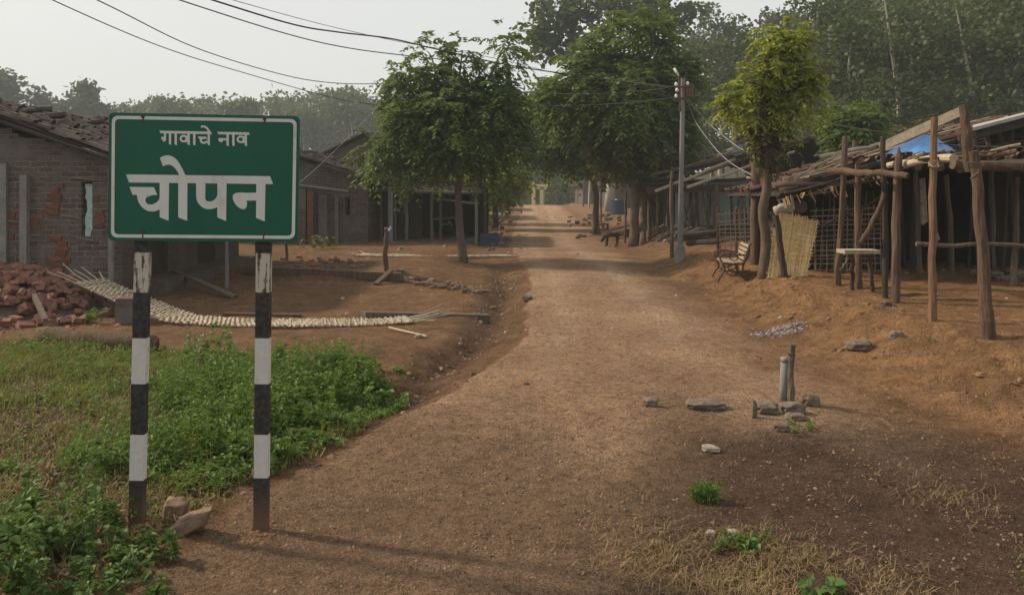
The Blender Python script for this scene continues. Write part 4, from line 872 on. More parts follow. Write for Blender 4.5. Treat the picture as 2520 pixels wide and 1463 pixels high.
# free standing posts
PS = [((2060, 700), (2079, 336), 15, 'wood_brown', 'leftmost tall post of the front row, leaning slightly right'),
      ((2111, 711), (2112, 403), 17, 'wood_brown', 'thick short post second in the front row, beside the small stand'),
      ((2179, 732), (2173, 336), 14, 'wood_dark', 'blackened crooked post beside the pointed one'),
      ((2204, 745), (2211, 361), 20, 'wood_brown', 'peeled post with pointed top in the front row'),
      ((2298, 790), (2298, 288), 17, 'wood_orange', 'tall straight orange brown post standing alone'),
      ((2096, 650), (2102, 346), 12, 'wood_grey', 'thin post just behind the thick short one'),
      ((2492, 704), (2504, 436), 13, 'wood_grey', 'slanted grey post near the right picture edge')]
for i, (b, t_, wd, m_, l_) in enumerate(PS):
    B = G(*b); T = P(*t_, B.y+.05); r = wd/2*B.y/FPX; mb = MB(); pts = logpts(B-Vector((0, 0, .2)), T, 12, .011, i+200); rr = [r*1.12-(r*.25)*k/11 for k in range(12)]
    if i == 3: rr[-1] = .008; pts[-2] = pts[-1]-Vector((0, 0, .14))
    mb.tube(pts, rr, 10, 0, .14); tag(mb.build('wooden_post', M[m_], None, False, origin=B), l_, 'post', 'posts in front of the right huts')
B = G(2434, 827); fp = empty('forked_post', B, 'massive leaning forked post, tallest on the right, carrying the plank end', 'post')
mb = MB(); T = P(2396, 372, B.y); mb.tube(logpts(B-Vector((0, 0, .2)), T, 12, .010, 71), [.062-.018*k/11 for k in range(12)], 11, 0, .09); mb.build('trunk', M['wood_brown'], fp)
mb = MB(); T = P(2372, 258, B.y+.1); a = P(2388, 420, B.y+.1); mb.tube(logpts(a, T, 8, .012, 72), [.05-.008*k/7 for k in range(8)], 10, 0, .09); mb.build('upper_limb', M['wood_brown'], fp)
mb = MB(); a = P(2392, 478, B.y-.07); 
for k in range(3): mb.tube([P(2380, 400+k*6, B.y-.10), P(2410, 402+k*5, B.y-.11), P(2408, 425+k*4, B.y-.09), P(2388, 440, B.y-.10)], .008, 5)
mb.build('rope', M['wood_grey'], fp)
B = G(1858, 658); mb = MB(); T = P(1859, 394, B.y); mb.tube(logpts(B-Vector((0, 0, .2)), T, 9, .015, 75), [.095, .095, .092, .09, .088, .086, .086, .084, .082], 12, 0, .05); tag(mb.build('wooden_post', M['wood_brown'], None, True, origin=B), 'stout dark post directly left of the yellow green tree trunk', 'post')
B = G(1932, 684); mb = MB(); log(mb, B-Vector((0, 0, .1)), P(1905, 530, B.y+.1), .055, .045, 77); log(mb, P(1910, 556, B.y+.1), P(1897, 520, B.y+.1), .03, .022, 78); tag(mb.build('forked_stick', M['wood_dark'], None, origin=B), 'dark forked stick leaning in front of the golden mat', 'stick')
# lashings where the beams cross the posts
for i, (px, py, wd, nm_) in enumerate(((2077, 423, 17, 'left'), (2112, 426, 20, 'mid'), (2211, 431, 24, 'pointed'), (2298, 404, 20, 'straight'))):
    Bp = [G(2060, 700), G(2111, 711), G(2204, 745), G(2298, 790)][i]; k = Bp.y/FPX; c = P(px, py, Bp.y); mb = MB(); r = wd*k*.55
    for j in range(4): mb.tube([c+Vector((math.cos(a_)*r, math.sin(a_)*r, (j-1.5)*.016+.012*math.cos(a_*2+j))) for a_ in np.linspace(0, 6.1, 12)], .006, 5)
    tag(mb.build('rope_lashing', M['bamboo_dull']), 'rope lashing round the '+('leftmost tall post', 'thick short post', 'pointed post', 'straight orange brown post')[i], 'rope')
# small stand
c0 = P(2068, 618, 10.4); c1 = P(2154, 618, 10.4); st = empty('wooden_stand', G(2120, 716), 'small plank topped wooden stand between the front posts', 'table')
mb = MB(); mb.beam(c0, c1, .26, .05, jit=.04); mb.build('top', M['wood_pale'], st)
for i, (a, b) in enumerate((((2092, 622), (2097, 712)), ((2141, 622), (2147, 716)))):
    mb = MB(); Bq = G(*b); log(mb, P(a[0], a[1], 10.4), Bq-Vector((0, 0, .05)), .032, .028, i+5); mb.build('leg', M['wood_brown'], st)
mb = MB(); log(mb, P(2092, 635, 10.35), P(2072, 662, 10.2), .018, .014, 9); mb.build('brace', M['wood_grey'], st)

# ------------------------------------------------------------------ iron bench
B = G(1800, 688); bn = empty('iron_bench', B, 'small cast iron bench with wooden slats under the yellow green tree', 'bench')
Rz = Matrix.Rotation(R(-98), 3, 'Z'); SB = .78
def bl(x, y, z): return B+Rz @ (Vector((x, y, z))*SB)      # x along the bench, y towards its front (negative = front)
for sx in (-.5, .5):
    mb = MB()
    def cv(pts, r=.014):
        pts = smooth3(pts); mb.tube([bl(sx, a, b) for a, b in pts], r, 6)
    def smooth3(p): return smooth(p, 2, False)
    cv([(-.36, 0), (-.30, .14), (-.20, .26), (-.27, .40), (-.22, .43)], .018); cv([(.28, 0), (.20, .16), (.16, .30), (.20, .43), (.30, .62), (.30, .80), (.36, .86)], .018)
    cv([(-.24, .41), (-.05, .38), (.18, .40)], .016); cv([(-.25, .42), (-.33, .52), (-.27, .62), (-.05, .63), (.12, .58), (.27, .62)], .016)
    cv([(-.22, .24), (-.08, .14), (.08, .14), (.18, .24)], .012); cv([(-.12, .40), (-.14, .28), (0, .22), (.10, .30), (.04, .38)], .011); cv([(-.10, .62), (-.12, .52), (0, .46), (.08, .52), (.04, .60)], .010)
    mb.build('side_frame', M['rust'], bn, True)
for i in range(6):
    mb = MB(); y = -.24+i*.078; mb.beam(bl(-.54, y, .42+.006*abs(i-2)), bl(.54, y, .42+.006*abs(i-2)), .042, .02); mb.build('seat_slat', M['slat'], bn)
for i in range(4):
    mb = MB(); z = .52+i*.09; mb.beam(bl(-.54, .20+.03*i, z), bl(.54, .20+.03*i, z), .05, .02, up=tuple(Rz @ Vector((0, -1, .3)))); mb.build('back_slat', M['slat'], bn)
mb = MB(); mb.tube([bl(-.5, 0, .16), bl(0, .02, .24), bl(.5, 0, .16)], .011, 6); mb.build('stretcher', M['rust'], bn, True)

# ------------------------------------------------------------------ dog
def skinned(name, verts, edges, radii, mat, parent, root=0, sub=2):
    me = bpy.data.meshes.new(name); org = root_origin(parent); me.from_pydata([tuple(Vector(v)-org) for v in verts], edges, [])
    o = link_mesh(name, me, parent); me.materials.append(M[mat]); sk = o.modifiers.new('skin', 'SKIN')
    for i, r in enumerate(radii): me.skin_vertices[0].data[i].radius = (r, r) if not hasattr(r, '__len__') else r
    me.skin_vertices[0].data[root].use_root = True; sk.use_smooth_shade = True
    s_ = o.modifiers.new('sub', 'SUBSURF'); s_.levels = s_.render_levels = sub; return o
B = G(1506, 606); dg = empty('dog', B, 'brown dog with lowered head walking left across the road by the twin trunks', 'dog')
k = .82
def D(x, y, z): return B+Vector((x*k, y*k, z*k))
V_ = [D(.16, 0, .44), D(.04, 0, .45), D(-.10, 0, .46), D(-.19, 0, .45), D(-.27, 0, .38), D(-.33, 0, .28), D(-.37, 0, .22), D(-.42, 0, .16),
      D(.20, .05, .33), D(.25, .05, .19), D(.20, .05, .02), D(.20, -.05, .33), D(.17, -.05, .19), D(.13, -.05, .02),
      D(-.17, .05, .30), D(-.15, .05, .16), D(-.18, .05, .02), D(-.17, -.05, .30), D(-.22, -.05, .16), D(-.24, -.05, .02), D(.24, 0, .46), D(.34, 0, .40), D(.40, 0, .44),
      D(.165, .05, .01), D(.095, -.05, .01), D(-.215, .05, .01), D(-.275, -.05, .01)]
E_ = [(0, 1), (1, 2), (2, 3), (3, 4), (4, 5), (5, 6), (6, 7), (0, 8), (8, 9), (9, 10), (0, 11), (11, 12), (12, 13), (3, 14), (14, 15), (15, 16), (3, 17), (17, 18), (18, 19), (0, 20), (20, 21), (21, 22), (10, 23), (13, 24), (16, 25), (19, 26)]
rd_ = [.075, .075, .092, .088, .055, .058, .045, .024, .045, .024, .018, .045, .024, .018, .038, .022, .018, .038, .022, .018, .026, .016, .010, .018, .018, .018, .018]
skinned('body', V_, E_, [r*k*1.2 for r in rd_], 'fur', dg, 1)
for s_ in (-1, 1): mb = MB(); mb.add([D(-.30, s_*.03, .33), D(-.34, s_*.05, .30), D(-.27, s_*.085, .27), D(-.31, s_*.06, .25)], [(0, 1, 3, 2)]); o = mb.build('ear', M['fur'], dg); o.modifiers.new('s', 'SOLIDIFY').thickness = .012

# ------------------------------------------------------------------ utility poles and wires
B = G(1673, 636); up = empty('utility_pole', B, 'grey utility pole with tube lamp and insulators, right of the street', 'pole'); YP = B.y
T = P(1681, 193, YP)
mb = MB(); mb.tube([B-Vector((0, 0, .2)), B+Vector((0, 0, .02)), B.lerp(T, .5), T], [.068, .062, .056, .050], 8); mb.build('shaft', M['pole'], up)
mb = MB(); mb.tube([B-Vector((0, 0, .1)), B+Vector((0, 0, .30))], [.14, .115], 10, 0, .06); mb.build('footing', M['concrete'], up)
mb = MB(); mb.beam(P(1660, 215, YP-.1), P(1694, 213, YP-.1), .03, .04); mb.beam(P(1662, 243, YP-.1), P(1692, 241, YP-.1), .03, .04); mb.beam(P(1672, 190, YP-.08), P(1674, 275, YP-.08), .04, .04); mb.build('cross_arm', M['rust'], up)
for px, py in ((1664, 208), (1666, 222), (1664, 237), (1692, 206)):
    mb = MB(); c = P(px, py, YP-.12); mb.tube([c-Vector((0, 0, .04)), c, c+Vector((0, 0, .05))], [.02, .04, .02], 8); mb.build('insulator', M['white'], up, True)
mb = MB(); mb.tube([P(1659, 168, YP-.1), P(1670, 187, YP-.1)], .028, 8); lt = mb.build('tube_lamp', M['white'], up, True)
mb = MB(); mb.tube([P(1670, 187, YP-.06), T], .014, 5); mb.box(P(1697, 222, YP-.05), (.16, .12, .3)); mb.build('switch_box', M['rust'], up)
B = G(1655, 641); mb = MB(); log(mb, B-Vector((0, 0, .15)), P(1653, 420, B.y), .05, .035, 5, .02); tag(mb.build('wooden_post', M['wood_grey'], None, origin=B), 'crooked wooden post close to the left of the utility pole', 'post')
B = on(pr(961, 23.6), 23.6); u2 = empty('utility_pole', B, 'grey utility pole rising through the left street tree', 'pole'); Yq = 23.6; T2 = P(959, 192, Yq)
mb = MB(); mb.tube([B-Vector((0, 0, .2)), B.lerp(T2, .5), T2], [.085, .075, .065], 8); mb.build('shaft', M['pole'], u2)
mb = MB(); mb.beam(P(948, 207, Yq-.1), P(975, 205, Yq-.1), .03, .04); mb.build('cross_arm', M['rust'], u2)
for px in (949, 972): mb = MB(); c = P(px, 202, Yq-.1); mb.tube([c-Vector((0, 0, .05)), c, c+Vector((0, 0, .05))], [.02, .045, .02], 8); mb.build('insulator', M['white'], u2, True)
B = G(953, 677); mb = MB(); log(mb, B-Vector((0, 0, .1)), P(951, 560, B.y), .055, .042, 15, .02); o = mb.build('wooden_post', M['wood_brown'], None, origin=B); tag(o, 'short brown post with pale hook before the left utility pole', 'post')
mb = MB(); mb.tube([P(951, 562, 15.7), P(958, 566, 15.6), P(962, 558, 15.6)], .012, 6); mb.build('hook', M['white'], o)
def wire(name, pts, r, label, mat='wire', cat='wire'):
    "points (px, py, distance) made into one smooth wire"
    q = [P(a, b, c) for a, b, c in pts]; out = []
    for i in range(len(q)-1):
        p0 = q[max(0, i-1)]; p1 = q[i]; p2 = q[i+1]; p3 = q[min(len(q)-1, i+2)]
        for k_ in range(8):
            t_ = k_/8; out.append(.5*((2*p1)+(p2-p0)*t_+(2*p0-5*p1+4*p2-p3)*t_*t_+(3*p1-p0-3*p2+p3)*t_**3))
    out.append(q[-1]); mb = MB(); mb.tube(out, r, 5); tag(mb.build(name, M[mat], None, True), label, cat, 'overhead wires'); 
wire('overhead_wire', [(-260, -190, 12), (120, -4, 14), (400, 116, 17.5), (620, 185, 20.5), (830, 243, 24), (960, 262, 26)], .011, 'lowest overhead wire on the left, reaching the treetops')
wire('overhead_wire', [(-150, -170, 12), (232, -3, 14.5), (480, 117, 18), (700, 185, 20.5), (830, 205, 22), (948, 206, 23.5)], .012, 'overhead wire ending at the left utility pole')
wire('overhead_wire', [(150, -100, 12), (435, -2, 14), (700, 82, 16.5), (850, 117, 18), (1000, 137, 19.3), (1200, 158, 22)], .013, 'overhead wire passing just above the left street tree crown')
wire('overhead_wire', [(180, -110, 10), (515, -2, 12), (720, 60, 13.5), (830, 79, 14.5), (960, 95, 15.5), (1060, 118, 16.2), (1250, 160, 17.6), (1450, 190, 18.8), (1664, 216, YP-.12)], .015, 'thickest twisted overhead cable reaching the right utility pole')
wire('overhead_wire', [(250, -95, 10.5), (565, -2, 12.5), (800, 62, 14.5), (1000, 106, 16), (1200, 140, 17.5), (1450, 200, 18.9), (1664, 240, YP-.12)], .006, 'thin overhead wire running above the thick cable')
wire('overhead_wire', [(1150, 258, 23), (1300, 262, 22), (1500, 256, 20.5), (1666, 240, YP-.12)], .010, 'lower slack wire from the right pole into the middle tree')
wire('overhead_wire', [(1240, 226, 23), (1450, 232, 21), (1600, 222, 20), (1664, 211, YP-.12)], .010, 'upper slack wire from the right pole into the middle tree')
wire('service_cable', [(1690, 246, YP), (1712, 300, 18.4), (1760, 365, 16.9), (1800, 402, 15.9), (1850, 432, 14.9), (1866, 456, 14.6)], .009, 'lower pale cable sagging from the pole to the hut', 'wire_pale')
wire('service_cable', [(1692, 244, YP), (1740, 300, 18), (1800, 350, 16.6), (1840, 375, 15.8), (1885, 395, 14.6)], .009, 'upper pale cable sagging from the pole to the tree trunk', 'wire_pale')
wire('overhead_wire', [(1697, 233, YP), (1850, 270, 17), (2060, 308, 14.5), (2200, 330, 13), (2360, 358, 11.2), (2700, 360, 9)], .008, 'thin dark wire crossing before the right hand forest')
wire('guy_wire', [(930, 262, 22.6), (820, 375, 21.6), (740, 447, 20.8), (700, 470, 20.5)], .007, 'slanting guy wire right of the sign', 'wire_pale')
mb = MB(); mb.tube([P(1838, 437, 14.2), P(1849, 439, 14.2), P(1860, 450, 14.2), P(1873, 456, 14.2)], .022, 8); tag(mb.build('bent_pipe', M['sack'], None, True), 'short bent white pipe beside the yellow green tree trunk', 'pipe')

# ------------------------------------------------------------------ bamboo strips lying on the ground
def strip_mat(name, label, path, wdt, nl, step, loose, mat='mat_pale', seed=0):
    r2 = random.Random(seed); mb = MB(); L = [0]; path = [Vector(p) for p in path]
    for i in range(1, len(path)): L.append(L[-1]+(path[i]-path[i-1]).length)
    def at(s):
        s = min(max(s, 0), L[-1]-1e-6); i = max(j for j in range(len(L)-1) if L[j] <= s); i0 = max(0, i-1); i3 = min(len(path)-1, i+2)
        t_ = (s-L[i])/(L[i+1]-L[i]); p0, p1, p2, p3 = path[i0], path[i], path[i+1], path[i3]
        return .5*((2*p1)+(p2-p0)*t_+(2*p0-5*p1+4*p2-p3)*t_*t_+(3*p1-p0-3*p2+p3)*t_**3)
    def fr(s):
        d = (at(s+.02)-at(s-.02)).normalized(); sd_ = d.cross(Vector((0, 0, 1))).normalized(); return at(s), sd_, d
    n = int(L[-1]/step)
    for q in range(nl):
        off = (q/(nl-1)-.5)*wdt*.92; pts = []
        for i in range(n+1): p, sd_, d = fr(i*step); pts.append(p+sd_*off+Vector((0, 0, .012+.005*((i+q) % 2))))
        for i in range(0, n, 24): mb.tube(pts[i:i+25], .011, 5)
        for end, sg_ in ((pts[-1], 1), (pts[0], -1)):
            p, sd_, d = fr(L[-1] if sg_ > 0 else 0); ln = loose*r2.uniform(.6, 1.3); mb.tube([end, end+d*sg_*ln*.5+sd_*off*.25+Vector((0, 0, .03)), end+d*sg_*ln+sd_*off*.6+Vector((0, 0, r2.uniform(.02, .12)))], [.011, .009, .007], 5)
    for i in range(n):
        s = i*step+r2.uniform(-.01, .01); p, sd_, d = fr(s); sk = r2.uniform(-.03, .03); wv = r2.uniform(.013, .026)*(1.6 if step > .06 else 1); vs = []; K = 10
        for j in range(K+1):
            f = j/K-.5; z = .016+.008*math.cos(j*math.pi+(i % 2)*math.pi)+r2.uniform(0, .008); c = p+sd_*(f*wdt*r2.uniform(1.02, 1.06))+d*(sk*f*2)+Vector((0, 0, z)); vs += [c-d*wv/2, c+d*wv/2, c+d*wv/2+Vector((0, 0, .007)), c-d*wv/2+Vector((0, 0, .007))]
        fs = []
        for j in range(K): a = j*4; b = a+4; fs += [(a, a+1, b+1, b), (a+1, a+2, b+2, b+1), (a+2, a+3, b+3, b+2), (a+3, a, b, b+3)]
        mb.add(vs, fs)
    return tag(mb.build(name, M[mat], None, origin=path[len(path)//2]), label, 'mat')
pth = []
for px, py, lift in ((222, 695, 0), (330, 742, 0), (430, 782, .0), (520, 795, 1), (620, 799, 1), (750, 799, 1), (880, 797, 1), (1010, 789, 1)):
    if lift: pth.append(G(px, py)+Vector((0, 0, .01)))
    else:
        Yv = {222: 10.9, 330: 10.6, 430: 10.1}[px]; pth.append(P(px, py, Yv))
strip_mat('bamboo_strip_mat', 'long pale woven bamboo strip curving behind the sign posts with loose splints', pth, .50, 6, .034, .42, seed=2)
strip_mat('bamboo_strip_mat', 'second pale bamboo strip lying far behind, at the foot of the left street tree', [G(890, 628), G(1000, 630), G(1120, 631), G(1256, 630)], .55, 6, .09, .3, seed=3)
for i, (a, b) in enumerate((((958, 812), (1050, 834)), ((1020, 833), (1052, 828)))):
    mb = MB(); A_ = G(*a)+Vector((0, 0, .03)); B_ = G(*b)+Vector((0, 0, .03)); log(mb, A_, B_, .014, .01, i, .006, 5, 6); tag(mb.build('bamboo_stick', M['mat_pale']), ['long loose bamboo stick below the woven strip', 'short bamboo piece touching the end of the loose stick'][i], 'stick')
def plank(name, a, b, wd, ht, mat, label, cat, la=0, lb=0):
    A_ = G(*a)+Vector((0, 0, ht/2+la)); B_ = G(*b)+Vector((0, 0, ht/2+lb)); mb = MB(); mb.beam(A_, B_, wd, ht, jit=.03); tag(mb.build(name, M[mat], None, bevel=.008), label, cat)
plank('timber_beam', (893, 786), (1202, 792), .16, .11, 'wood_grey', 'squared grey timber lying right of the woven strip', 'beam')
plank('timber_beam', (550, 777), (742, 781), .07, .05, 'wood_brown', 'thin brown timber lying behind the woven strip between the sign posts', 'beam')
plank('timber_beam', (600, 652+18), (990, 692), .16, .16, 'wood_brown', 'long weathered log edging the raised yard beside the short hooked post', 'beam')
plank('plank', (577, 734), (432, 706), .12, .05, 'wood_grey', 'grey plank fallen at the dark door of the brick house', 'plank', 0, .25)
plank('plank', (925, 702), (962, 690), .10, .05, 'wood_brown', 'short plank lying at the foot of the hooked post', 'plank', 0, .12)
plank('brick_block', (292, 795), (336, 795), .22, .34, 'brickfar', 'plastered brick block carrying the raised end of the woven strip', 'block')
mb = MB(); A_ = G(105, 838)+Vector((0, 0, .12)); B_ = G(375, 866)+Vector((0, 0, .10)); log(mb, A_-Vector((0, 0, .05)), B_-Vector((0, 0, .03)), .105, .09, 3, .02, 14, 12, 0, .09); tag(mb.build('fallen_log', M['wood_brown'], None, True), 'thick pale fallen log below the brick heap', 'log')
mb = MB(); A_ = G(55, 745)+Vector((0, 0, .5)); B_ = G(112, 812)+Vector((0, 0, .12)); mb.beam(A_, B_, .06, .05); tag(mb.build('plank', M['wood_grey']), 'grey stick of timber leaning on the brick heap', 'plank')

# ------------------------------------------------------------------ heap of bricks
hb = on(-7.25, 10.7); heap = lambda x, y: .60*np.clip(1-((x+7.95)/2.2)**2-((y-11.1)/1.25)**2, 0, 1)**.8+.05*(fbm(x*6, y*6, 3)-.5)
gx_, gy_ = np.meshgrid(np.linspace(-10.3, -5.6, 60), np.linspace(9.7, 11.98, 34)); gz_ = height(gx_, gy_)+heap(gx_, gy_)-.06; ix_ = np.arange(60*34).reshape(34, 60)
o = npmesh('rubble_mound', np.stack([gx_, gy_, gz_], -1), np.stack([ix_[:-1, :-1], ix_[:-1, 1:], ix_[1:, 1:], ix_[1:, :-1]], -1).reshape(-1, 4), M['mud'], origin=hb); tag(o, 'earthy rubble core under the heaped bricks', 'rubble', kind='stuff')
protos = []
for i in range(4):
    mb = MB(); cut = (1, .62, .8, .45)[i]; mb.box((0, 0, 0), (.24*cut, .115, .075), jit=.07); b = mb.build('brick', M['brickloose'], None, origin=(0, 0, 0), bevel=.006); protos.append(b)
nb = 0; used = set()
for i in range(560):
    x = rnd.uniform(-8.6, -5.55); y = rnd.uniform(9.65, 11.7); hgt = float(heap(np.array(x), np.array(y)))
    if hgt < .04 and rnd.random() < .72: continue
    if x < -.663*y-.3: continue
    k = i % 4; o = protos[k] if k not in used else protos[k].copy()
    if k in used: COL.objects.link(o)
    used.add(k); o.location = (x, y, hz(x, y)+max(0, hgt)+rnd.uniform(.0, .07)); o.rotation_euler = (rnd.gauss(0, .45), rnd.gauss(0, .45), rnd.uniform(0, 3.1)); s_ = rnd.uniform(.75, 1.05); o.scale = (s_, s_, s_)
    tag(o, 'loose red brick in the heap against the left brick house', 'brick', 'bricks of the heap')
# ------------------------------------------------------------------ stones
def stone(px, py, wpx, hpx, label, mat='stone', seed=None, dep=.8, flat=1.0, rz=0, group=None, tilt=0, name='stone', sink=.25):
    B = G(px, py); k = B.y/FPX; a = wpx*k/2; h = hpx*k/2/(1-sink*.5); mb = MB(); sd_ = seed if seed is not None else rnd.randint(0, 9999)
    c = B+Vector((0, a*dep*.6, h*(1-sink))); mb.rock(c, (a, a*dep, h), sd_, rz, 0, flat); mb.v = [(v[0], v[1], v[2]+(v[0]-c.x)*tilt) for v in mb.v]; o = mb.build(name, M[mat], None, False, origin=B); tag(o, label, 'stone', group); bv = o.modifiers.new('b', 'BEVEL'); bv.width = min(a, h)*.12; bv.segments = 2; return o
stone(1735, 1010, 108, 26, 'broad flat slab stone on the road', 'stone', 4, .55, .8, .1)
stone(1604, 1000, 38, 22, 'small squared stone left of the broad slab', 'stone', 9, .7)
stone(1892, 1020, 66, 26, 'dark block at the left foot of the standpipe', 'stone', 12, .6)
stone(1888, 1003, 60, 14, 'flat stone lying on the block by the standpipe', 'stone', 13, .6)
stone(1955, 1020, 70, 30, 'stone directly below the standpipe', 'stone', 14, .7)
stone(2000, 1000, 46, 28, 'rounded stone right of the wooden stub', 'stone', 15, .8)
stone(1962, 1034, 56, 16, 'thin slab tilted below the standpipe stones', 'stone', 16, .6)
stone(1926, 1062, 40, 22, 'reddish flat stone lowest of the standpipe stones', 'stone', 17, .7)
stone(1857, 1030, 14, 48, 'narrow upright stone edge left of the standpipe', 'stone', 18, 1)
stone(460, 1316, 108, 50, 'large slanted brown boulder at the foot of the sign', 'boulder', 25, .5, 1, .1, tilt=.42)
stone(424, 1282, 62, 56, 'rounded boulder tucked behind the slanted one by the sign', 'boulder', 26, .7)
stone(1298, 742, 26, 16, 'dark lump of stone on the road centre line', 'stone', 27)
stone(2185, 755, 30, 16, 'stone at the foot of the pointed post', 'stone', 28)
stone(2120, 864, 70, 26, 'brown stone half buried in the bank', 'stone', 29)
stone(2210, 838, 34, 24, 'dark stone on the bank left of the straight orange post', 'stone', 30)
stone(1750, 1112, 46, 14, 'pale flat chip on the dark soil', 'stone_pale', 31)
stone(1805, 1316, 30, 11, 'smooth white pebble in the dry grass', 'stone_pale', 32)
stone(1750, 1318, 26, 12, 'greyish pebble left of the white one in dry grass', 'stone_pale', 33)
stone(1296, 946, 14, 7, 'small dark stone alone on the road middle', 'stone', 34)
for i in range(46):       # drain edge stones
    t_ = i/45; px = 975+t_*215+rnd.uniform(-10, 10); py = 684+t_*40+rnd.uniform(-9, 9); stone(px, py, rnd.uniform(10, 26), rnd.uniform(6, 12), 'grey rubble stone in the row along the yard edge', 'gravel' if i % 3 else 'stone', None, .7, group='stones along the yard edge')
for i in range(34):
    px = rnd.uniform(1205, 1262); py = 545+rnd.random()*75; stone(px-(py-545)*.1, py, rnd.uniform(6, 16), rnd.uniform(4, 9), 'stone of the rough line on the far left verge', 'stone', None, .7, group='stones on the far left verge')
for i in range(46):
    t_ = rnd.random(); py = 528+t_*60; px = rnd.uniform(1395+t_*15, 1500+t_*180); stone(px, py, rnd.uniform(6, 15), rnd.uniform(4, 9), 'stone scattered on the far right verge', 'stone', None, .7, group='stones on the far right verge')
for i in range(24):
    px = rnd.uniform(690, 900); py = 632+rnd.random()*25+(px-690)*.04; stone(px, py, rnd.uniform(9, 24), rnd.uniform(5, 10), 'rubble piece on the raised yard before the slit window house', 'brickloose' if i % 3 == 0 else 'stone', None, .7, group='rubble on the raised yard')
for i in range(16):
    px = rnd.uniform(2395, 2540); py = 668+rnd.random()*28; stone(px, py, rnd.uniform(26, 52), rnd.uniform(9, 18), 'reddish slab in the pile under the right shelter', 'stone', None, .7, group='slabs piled under the shelter')
# ash patch
B = G(1915, 817); n = 420; th = rng.uniform(0, 6.28, n); q = rng.random(n)**.5; X = B.x+np.cos(th)*q*.34; Yv = B.y+np.sin(th)*q*.20
V, F_ = leaf_quads(np.stack([X, Yv, height(X, Yv)+.006], 1), .032, 5, 0, .4); V[:, 2] = np.minimum(V[:, 2], height(V[:, 0], V[:, 1])+.014); tag(npmesh('ash_litter', V, F_, M['ash'], origin=B), 'patch of pale grey ash and plastic scraps on the road', 'litter', kind='stuff')
# ------------------------------------------------------------------ standpipe and stub
B = G(1925, 985); sp = empty('standpipe', B, 'short grey plastic standpipe beside the wooden stub on the road', 'pipe'); T = P(1932, 880, B.y); k = B.y/FPX
mb = MB(); mb.tube([B-Vector((0, 0, .1)), T], [.031, .031], 20); mb.build('pipe', M['pole'], sp, True); mb = MB(); mb.tube([T-Vector((0, 0, .03)), T+Vector((0, 0, .004))], .034, 20); mb.build('rim', M['concrete'], sp, True)
B = G(1947, 992); mb = MB(); T = P(1949, 846, B.y); mb.tube(logpts(B-Vector((0, 0, .1)), T, 10, .006, 5), [.026, .026, .024, .025, .022, .025, .022, .026, .022, .024], 8, 0, .12); mb.beam(P(1938, 870, B.y), P(1958, 872, B.y), .02, .012); tag(mb.build('wooden_stub', M['wood_grey'], None, origin=B), 'thin weathered wooden stub tied beside the standpipe', 'post')

# ------------------------------------------------------------------ things along the far right verge
def px_log(a, b, Ya, Yb, r, seed, mat, name, label, cat, group=None):
    mb = MB(); log(mb, P(*a, Ya), P(*b, Yb), r, r*.85, seed, .02, 6, 7); tag(mb.build(name, M[mat]), label, cat, group)
bq = empty('low_bench', G(1520, 590), 'low plank resting slantwise on a stump near the dog', 'bench')
mb = MB(); mb.beam(P(1484, 572, 27), P(1556, 552, 26.5), .35, .06, jit=.03); mb.build('plank', M['wood_grey'], bq); mb = MB(); c = on(pr(1543, 26.6), 26.6); mb.tube([c-Vector((0, 0, .05)), P(1543, 564, 26.6)], [.12, .10], 8, 0, .1); mb.build('stump', M['wood_brown'], bq)
for i in range(22):
    px = rnd.uniform(1590, 1700); py = rnd.uniform(578, 602); B = G(px, py); a = rnd.uniform(-.5, .5); L_ = rnd.uniform(.35, .9); d = Vector((math.cos(a), math.sin(a)*.6, rnd.uniform(-.12, .3))); mb = MB(); r = rnd.uniform(.03, .07); log(mb, B+Vector((0, 0, .06)), B+Vector((0, 0, .1+rnd.uniform(0, .25)))+d*L_, r, r*.8, i, .02, 5, 7)
    tag(mb.build('firewood', M[('wood_grey', 'wood_pale', 'wood_brown')[i % 3]]), 'piece of split firewood in the pile between the twin trunks and the pole', 'firewood', 'firewood pile')
for i in range(12):
    B = G(rnd.uniform(1702, 1755), rnd.uniform(588, 602)); d = Vector((rnd.uniform(.5, 1.1), rnd.uniform(-.2, .3), rnd.uniform(-.03, .08))); mb = MB(); r = rnd.uniform(.04, .08); log(mb, B+Vector((-.5, 0, .08+rnd.uniform(0, .22))), B+Vector((-.5, 0, .12+rnd.uniform(0, .2)))+d, r, r*.9, i, .02, 5, 7); tag(mb.build('log', M['wood_grey' if i % 2 else 'wood_dark']), 'grey log stacked before the veranda right of the utility pole', 'log', 'logs before the veranda')
px_log((1690, 598), (1850, 585), 20.4, 19, .07, 4, 'wood_dark', 'log', 'long dark log lying behind the iron bench', 'log')
for j, (px, py, Y, lb_) in enumerate(((1484, 556, 30, 'small stick stool frame on the far right verge'), (1204, 520, 44, 'thin stick rack on the far left verge'))):
    B = on(pr(px, Y), Y); k = Y/FPX; rk = empty('stick_rack', B, lb_, 'rack'); w_, h_ = 11*k, (30 if j else 26)*k
    for sx in (-1, 1):
        for sy in (-1, 1): mb = MB(); mb.tube([B+Vector((sx*w_, sy*w_, -.03)), B+Vector((sx*w_, sy*w_, h_))], .025, 6); mb.build('leg', M['wood_brown'], rk)
    mb = MB(); mb.beam(B+Vector((-w_-.05, 0, h_)), B+Vector((w_+.05, 0, h_)), w_*2, .04); mb.beam(B+Vector((-w_, 0, h_*.5)), B+Vector((w_, 0, h_*.5)), .04, .04); mb.build('top', M['wood_grey'], rk)
